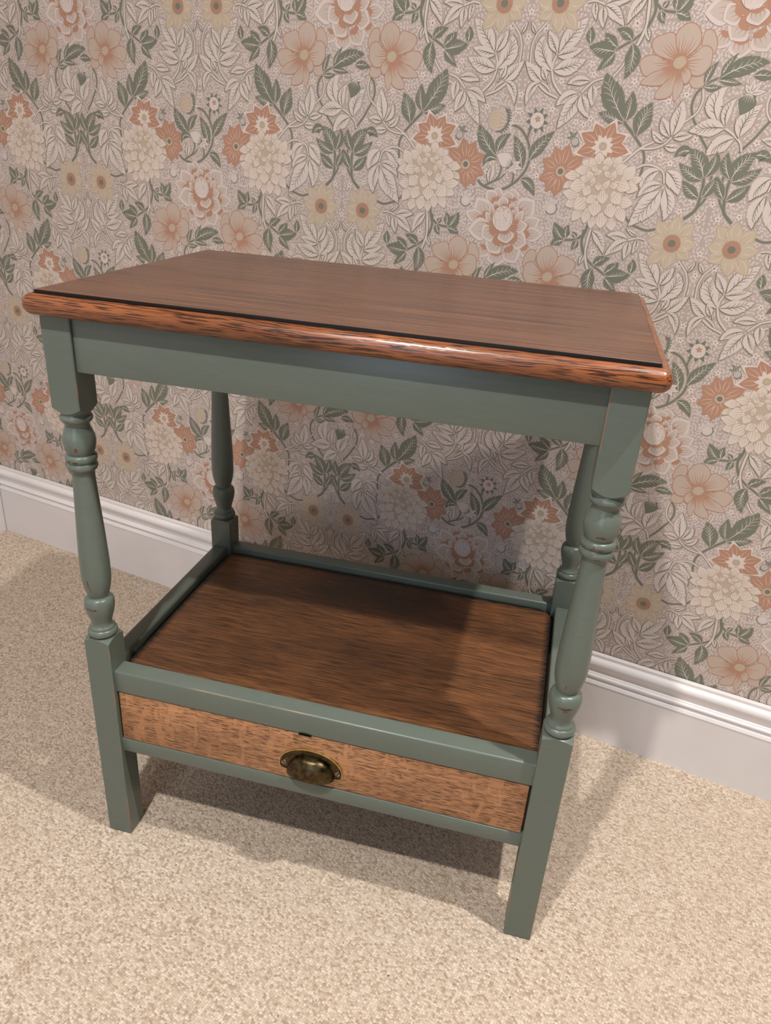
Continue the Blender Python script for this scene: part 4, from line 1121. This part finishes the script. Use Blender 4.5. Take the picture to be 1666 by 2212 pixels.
skirting('baseboard_left', (XL, -0.0215, 0), (XL, YF, 0), (1, 0, 0))
skirting('baseboard_right', (XR, YF, 0), (XR, -0.021, 0), (-1, 0, 0))
skirting('baseboard_front', (XL + 0.019, YF, 0), (XR - 0.019, YF, 0), (0, 1, 0))

# recessed ceiling downlights (the lamp's light sits in its own builder)
def ring(bm, r0, r1, z0, z1, n=40):
    vs = [[bm.verts.new((r * math.cos(2 * math.pi * i / n), r * math.sin(2 * math.pi * i / n), z)) for i in range(n)] for r, z in ((r0, z0), (r0, z1), (r1, z1), (r1, z0))]
    for a in range(4):
        for i in range(n):
            bm.faces.new((vs[a][i], vs[a][(i + 1) % n], vs[(a + 1) % 4][(i + 1) % n], vs[(a + 1) % 4][i]))
def downlight(x, y, watts, label):
    t = empty('ceiling_downlight', (x, y, CEIL)); tag(t, label, 'downlight', group='recessed ceiling downlights')
    bm = bmesh.new(); ring(bm, 0.036, 0.046, -0.006, -0.0005); bm_obj('trim_ring', bm, M_SKIRT, t, 40)
    bm = bmesh.new(); bmesh.ops.create_circle(bm, cap_ends=True, radius=0.0355, segments=40)
    bmesh.ops.translate(bm, vec=(0, 0, -0.002), verts=bm.verts[:]); bm_obj('lens', bm, M_LENS, t)
    ld = bpy.data.lights.new('downlight_bulb', 'AREA'); ld.shape = 'DISK'; ld.size = 0.062
    ld.energy = watts; ld.color = LAMP_COLOUR; ld.spread = LAMP_SPREAD
    lo = link(bpy.data.objects.new('downlight_bulb', ld), t); lo.location = (0, 0, -0.012)
for k, (x, y, w) in enumerate(LAMPS):
    downlight(x, y, w, ('recessed downlight in the ceiling in front of the table', 'recessed downlight in the ceiling near the papered wall to the right', 'added fill lamp in the ceiling behind the viewer, built as a downlight')[k])

# ------------------------------------------------------------------ the table
TW, TD = 0.58125, 0.379          # outside the legs
XLG, XRG = -TW / 2, TW / 2
H = LEG / 2
table = empty('side_table', (0.10667, -0.48863, 0.0), 0.21492)
tag(table, 'sage green painted side table with stained wooden top, turned legs, lower shelf and drawer', 'table')

def square_r(a, h=H, clip=0.0229):
    return min(h / max(abs(math.cos(a)), abs(math.sin(a))), clip)
NA = 48
ANG = sorted(set([2 * math.pi * i / NA for i in range(NA)] + [math.pi / 4 + k * math.pi / 2 + d for k in range(4) for d in (-0.03, 0.03)]))
def leg_mesh():
    rings = []                                     # list of (z, r) per angle
    const = lambda z, f: [(z, f(a)) for a in ANG]
    rings.append(const(0.0, lambda a: 0.0))
    rings.append(const(0.0, lambda a: square_r(a, H - 0.0008, 0.0222)))
    rings.append(const(0.001, square_r))
    rings.append([(0.3200 - 0.62 * max(0, square_r(a) - 0.0160), square_r(a)) for a in ANG])
    prof = [(0.3200, 0.0160), (0.3203, 0.0140), (0.3208, 0.0152), (0.3225, 0.0170), (0.3255, 0.0176), (0.3283, 0.0168), (0.3298, 0.0154), (0.3302, 0.0146), (0.3312, 0.0149), (0.3325, 0.0146), (0.3338, 0.0130), (0.3352, 0.0120), (0.3385, 0.0119), (0.3430, 0.0129), (0.3480, 0.0144), (0.3530, 0.0158), (0.3585, 0.0170), (0.3635, 0.0175), (0.3680, 0.0172), (0.3712, 0.0162), (0.3732, 0.0146), (0.3742, 0.0124), (0.3745, 0.0112), (0.3752, 0.0112), (0.3790, 0.0128), (0.3850, 0.0146), (0.3920, 0.0160), (0.4000, 0.0168), (0.4085, 0.0170), (0.4200, 0.0169), (0.4350, 0.0164), (0.4550, 0.0156), (0.4800, 0.0144), (0.5050, 0.0132), (0.5230, 0.0124), (0.5330, 0.0122), (0.5358, 0.0126), (0.5368, 0.0140), (0.5382, 0.0157), (0.5412, 0.0166), (0.5440, 0.0162), (0.5456, 0.0150), (0.5462, 0.0146), (0.5470, 0.0152), (0.5488, 0.0166), (0.5515, 0.0171), (0.5540, 0.0164), (0.5552, 0.0150), (0.5556, 0.0138), (0.5566, 0.0142), (0.5600, 0.0156), (0.5645, 0.0168), (0.5705, 0.0174), (0.5760, 0.0168), (0.5808, 0.0152), (0.5845, 0.0136), (0.5880, 0.0127), (0.5905, 0.0129), (0.5920, 0.0134), (0.5926, 0.0150), (0.5945, 0.0166), (0.5968, 0.0172), (0.5992, 0.0166), (0.6002, 0.0155), (0.6030, 0.0150)]
    for z, r in prof:
        rings.append([(z, r)] * len(ANG))
    rings.append([(0.6030, 0.0158)] * len(ANG))
    rings.append([(0.6032 + 0.95 * max(0, square_r(a) - 0.0158), square_r(a)) for a in ANG])
    rings.append(const(0.7055, square_r))
    rings.append(const(0.7055, lambda a: 0.0))
    n = len(ANG)
    V, Fc = [], []
    for rg in rings:
        for a, (z, r) in zip(ANG, rg):
            V.append((r * math.cos(a), r * math.sin(a), z))
    for k in range(len(rings) - 1):
        for i in range(n):
            j = (i + 1) % n
            Fc.append((k * n + i, k * n + j, (k + 1) * n + j, (k + 1) * n + i))
    me = bpy.data.meshes.new('leg')
    me.from_pydata(V, [], Fc); me.materials.append(M_LEG)
    bm = bmesh.new(); bm.from_mesh(me)
    bmesh.ops.remove_doubles(bm, verts=bm.verts[:], dist=1e-6)
    bmesh.ops.recalc_face_normals(bm, faces=bm.faces[:]); bm.to_mesh(me); bm.free()
    me.shade_smooth(); me.set_sharp_from_angle(angle=math.radians(38))
    return me
legm = leg_mesh()
for x, y in ((XLG + H, H), (XRG - H, H), (XLG + H, TD - H), (XRG - H, TD - H)):
    o = link(bpy.data.objects.new('leg', legm), table)
    if y < 0.1:
        o.material_slots[0].link = 'OBJECT'
        o.material_slots[0].material = M_LEG_A if x < 0 else M_LEG_B
    o.location = (x + (0.0008 if x < 0 else 0.001), y, 0)
    o.rotation_euler = (0, math.radians(-0.40 if x < 0 else 0.02), 0)

ov = 0.004                                          # rails slip into the legs
xa, xb = XLG + LEG - ov, XRG - LEG + ov
# aprons under the top
def apron(name, dims):
    return box_obj(name, dims, M_PAINT, table, 0.0016)
apron('front_apron', (xa, xb, 0.0032, 0.0215, 0.6500, 0.7055))
apron('back_apron', (xa, xb, TD - 0.0215, TD - 0.0032, 0.6500, 0.7055))
apron('side_apron', (XLG + 0.0008, XLG + 0.0190, LEG - ov, TD - LEG + ov, 0.6500, 0.7055))
apron('side_apron', (XRG - 0.0212, XRG - 0.0030, LEG - ov, TD - LEG + ov, 0.6500, 0.7055))

# top: board with a small sunk step, and the rounded moulding round three sides
XT, YT0, YT1 = 0.2940, -0.0026, 0.3715
def top_rings(profile, close_top, close_bot):
    V, Fc = [], []
    cs = 5
    def rect(o, z):
        r = max(0.0004, o * 0.75)
        pts = [(-XT - o, YT1, z)]
        for cx, cy, a0 in ((-XT - o + r, YT0 - o + r, math.pi), (XT + o - r, YT0 - o + r, 1.5 * math.pi)):
            for k in range(cs):
                a = a0 + (math.pi / 2) * k / (cs - 1)
                pts.append((cx + r * math.cos(a), cy + r * math.sin(a), z))
        pts.append((XT + o, YT1, z))
        return pts
    for o, z in profile:
        V.extend(rect(o, z))
    n = 2 + 2 * cs
    for k in range(len(profile) - 1):
        for i in range(n):
            j = (i + 1) % n
            Fc.append((k * n + i, k * n + j, (k + 1) * n + j, (k + 1) * n + i))
    if close_top: Fc.append(tuple(range(n)))
    if close_bot: Fc.append(tuple(range((len(profile) - 1) * n, len(profile) * n))[::-1])
    return V, Fc
ZT, ZB = 0.7304, 0.7060
V, Fc = top_rings([(-0.0006, ZT), (0.0, ZT - 0.0005), (0.0001, ZT - 0.0030), (0.0001, ZB + 0.001)], True, True)
bm = bmesh.new()
vs = [bm.verts.new(v) for v in V]
for f in Fc: bm.faces.new([vs[i] for i in f])
top = bm_obj('tabletop', bm, M_TOP, table, 30)
arc = [(0.0016 + 0.0098 * math.cos(a), 0.7166 + 0.0106 * math.sin(a)) for a in np.radians([84, 68, 52, 36, 20, 4, -12, -28, -44, -60, -76, -90])]
V, Fc = top_rings([(0.0004, ZB + 0.002), (0.0004, 0.7262)] + [(0.0012, 0.7268)] + arc + [(-0.012, ZB), (-0.012, ZB + 0.0005)], False, False)
bm = bmesh.new()
vs = [bm.verts.new(v) for v in V]
for f in Fc: bm.faces.new([vs[i] for i in f])
nose = bm_obj('edge_moulding', bm, M_NOSE, top, 50)
tag(nose, 'rounded orange-brown moulded edge of the top')
# dark band in the sinking between board and moulding
V, Fc = top_rings([(-0.0002, 0.7301), (0.0003, 0.7299), (0.0003, 0.7268), (0.0030, 0.72705)], False, False)
bm = bmesh.new()
vs = [bm.verts.new(v) for v in V]
for f in Fc: bm.faces.new([vs[i] for i in f])
bm_obj('dark_groove', bm, mat_plain('groove_black', srgb(20, 13, 10), 0.4), top)

# gallery rails round the shelf
def rail(name, dims, mat, bev):
    return box_obj(name, dims, mat, table, bev, seg=4)
rail('front_rail', (xa, xb, 0.0056, 0.0300, 0.2415, 0.2735), M_RAIL, 0.0028)
rail('back_rail', (xa, xb, TD - 0.0270, TD - 0.0045, 0.2415, 0.2735), M_PAINT, 0.003)
rail('side_rail', (XLG + 0.0030, XLG + 0.0262, LEG - ov, TD - LEG + ov, 0.2415, 0.2735), M_PAINT, 0.0035)
rail('side_rail', (XRG - 0.0262, XRG - 0.0030, LEG - ov, TD - LEG + ov, 0.2415, 0.2735), M_PAINT, 0.0035)
# shelf panel with rounded back corners, laid on a dark carcass board
def panel(x0, x1, y0, y1, z0, z1, r):
    pts = [(x0, y0), (x1, y0)]
    for cx, cy, a0 in ((x1 - r, y1 - r, 0), (x0 + r, y1 - r, math.pi / 2)):
        for k in range(9):
            a = a0 + math.pi / 2 * k / 8
            pts.append((cx + r * math.cos(a), cy + r * math.sin(a)))
    n = len(pts)
    V = [(x, y, z1) for x, y in pts] + [(x, y, z0) for x, y in pts]
    return V, [tuple(range(n)), tuple(range(n, 2 * n))[::-1]] + [(i, n + i, n + (i + 1) % n, (i + 1) % n) for i in range(n)]
sx0, sx1, sy0, sy1 = -0.2605, 0.2605, 0.0305, 0.3475
cx, cy = (sx0 + sx1) / 2, (sy0 + sy1) / 2
V, Fc = panel(sx0 - cx, sx1 - cx, sy0 - cy, sy1 - cy, -0.004, 0.004, 0.024)
sh = mesh_obj('shelf_panel', V, Fc, M_SHELF, table, 30)
sh.location = (cx, cy, 0.2600)
tag(sh, 'brown oak shelf board with blackened edges')
box_obj('carcass_board', (XLG + 0.012, XRG - 0.012, 0.032, TD - 0.012, 0.2450, 0.2555), M_INNER, table)

# drawer and the rails below
box_obj('lower_rail', (xa, xb, 0.0056, 0.0280, 0.1464, 0.1668), M_PAINT, table, 0.0012)
box_obj('lower_rail', (xa, xb, TD - 0.0260, TD - 0.0050, 0.1464, 0.2400), M_PAINT, table, 0.0012)
for a, b in ((XLG + 0.005, XLG + 0.022), (XRG - 0.022, XRG - 0.0035)):
    box_obj('side_panel', (a, b, LEG - ov, TD - LEG + ov, 0.1464, 0.2420), M_PAINT, table, 0.0012)
NX, NW = -0.0100, 0.0080          # finger notch in the rail edge: a black half disc paints its shade
drawer = box_obj('drawer', (XLG + LEG + 0.0012, XRG - LEG - 0.0014, 0.0066, 0.0240, 0.1676, 0.2408), M_DRAWER, table, 0.0008, origin=(0, 0, 0))
tag(drawer, 'oak drawer front with ray-flecked grain')
box_obj('drawer_box', (XLG + LEG - 0.0015, XRG - LEG + 0.0025, 0.0105, TD - 0.045, 0.1690, 0.2395), M_INNER, drawer)  # widened past the drawer front so its dark sides stand for shade in the gaps
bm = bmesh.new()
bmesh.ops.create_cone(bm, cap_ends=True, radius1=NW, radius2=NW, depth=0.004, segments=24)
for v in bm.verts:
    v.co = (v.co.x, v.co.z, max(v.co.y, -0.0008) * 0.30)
nt = bm_obj('key_notch_shade', bm, mat_plain('notch_shade_black', srgb(12, 9, 7), 0.9, 0.1), table, 30)
nt.location = (NX, 0.0062, 0.2418)

# cup handle: back plate, hood, rim
HX, HZ, HY = -0.0015, 0.1945, 0.0064
# plate outline: flat-bottomed lens with ears
def plate_outline(g=0.0):
    pts = []
    for i in range(41):
        a = math.pi * i / 40
        x = -0.0405 * math.cos(a)
        z = -0.0040 + 0.0300 * math.sin(a) ** 0.92
        pts.append((x * (1 + g / 0.0405), z + g * math.sin(a)))
    for i in range(9):                         # right ear, turned under
        a = -math.pi / 2 * i / 8
        pts.append((0.0335 + 0.0070 * math.cos(a) * 1.0 + g * math.cos(a), -0.0040 + 0.0070 * math.sin(a) + g * math.sin(a)))
    pts += [(0.0312, -0.0114 - g), (0.0285, -0.0122 - g), (-0.0285, -0.0122 - g), (-0.0312, -0.0114 - g)]
    for i in range(9):
        a = -math.pi / 2 - math.pi / 2 * i / 8
        pts.append((-0.0335 + 0.0070 * math.cos(a) + g * math.cos(a), -0.0040 + 0.0070 * math.sin(a) + g * math.sin(a)))
    return pts
PY = -0.0012                                   # front of the back plate
bm = bmesh.new()
o0, o1 = plate_outline(0.0), plate_outline(-0.0011)
def loop(pts, y): return [bm.verts.new((x, y, z)) for x, z in pts]
def bridge(a, b, mi):
    n = len(a)
    for i in range(n):
        f = bm.faces.new((a[i], a[(i + 1) % n], b[(i + 1) % n], b[i])); f.material_index = mi
l0 = loop(o0, 0.0004); l1 = loop(o0, PY - 0.0006); l2 = loop(o1, PY - 0.0009); l3 = loop(o1, PY)
bridge(l0, l1, 1); bridge(l1, l2, 1); bridge(l2, l3, 0)
f = bm.faces.new(l3); f.material_index = 0
# hood: a quarter of a squashed ball, open below, with a thick lip
Wd, Dp, Ht, Zb = 0.0300, 0.0150, 0.0265, -0.0118
nu, nv = 40, 14
def hood_pt(i, j, t):
    a = math.pi * i / nu; e = (math.pi / 2) * j / nv
    ce = math.cos(e) ** 0.72
    return (-(Wd - t) * math.cos(a) * ce, PY - (Dp - t) * math.sin(a) ** 0.85 * ce, Zb + (Ht - t) * math.sin(e))
for t, mi in ((0.0, 0), (0.0013, 0)):
    g = [[bm.verts.new(hood_pt(i, j, t)) for i in range(nu + 1)] for j in range(nv + 1)]
    for j in range(nv):
        for i in range(nu):
            f = bm.faces.new((g[j][i], g[j][i + 1], g[j + 1][i + 1], g[j + 1][i])); f.material_index = mi
    if t == 0.0: outer = g[0]
    else:
        for i in range(nu):
            f = bm.faces.new((outer[i], outer[i + 1], g[0][i + 1], g[0][i])); f.material_index = 1
handle = bm_obj('cup_handle', bm, [M_BRASS, M_BRASS_RIM], drawer, 40)
handle.location = (HX, HY, HZ)
tag(handle, 'aged brass cup handle')
def screw(x, rot):
    bm = bmesh.new()
    r = 0.0036
    for sg in (1, -1):                            # two half heads with a slot between
        pts = [(r * math.cos(a), r * math.sin(a)) for a in np.linspace(0.14, math.pi - 0.14, 11)]
        top = [bm.verts.new((px * 0.9, -0.0010, sg * py * 0.9)) for px, py in pts]
        bot = [bm.verts.new((px, 0.0004, sg * py)) for px, py in pts]
        bm.faces.new(top)
        for i in range(len(pts)):
            k = (i + 1) % len(pts)
            bm.faces.new((top[i], top[k], bot[k], bot[i]))
    o = bm_obj('screw', bm, M_SCREW, drawer, 30)
    o.location = (HX + x, HY + PY, HZ - 0.0015); o.rotation_euler = (0, rot, 0)
screw(-0.0342, 0.9); screw(0.0342, -1.1)
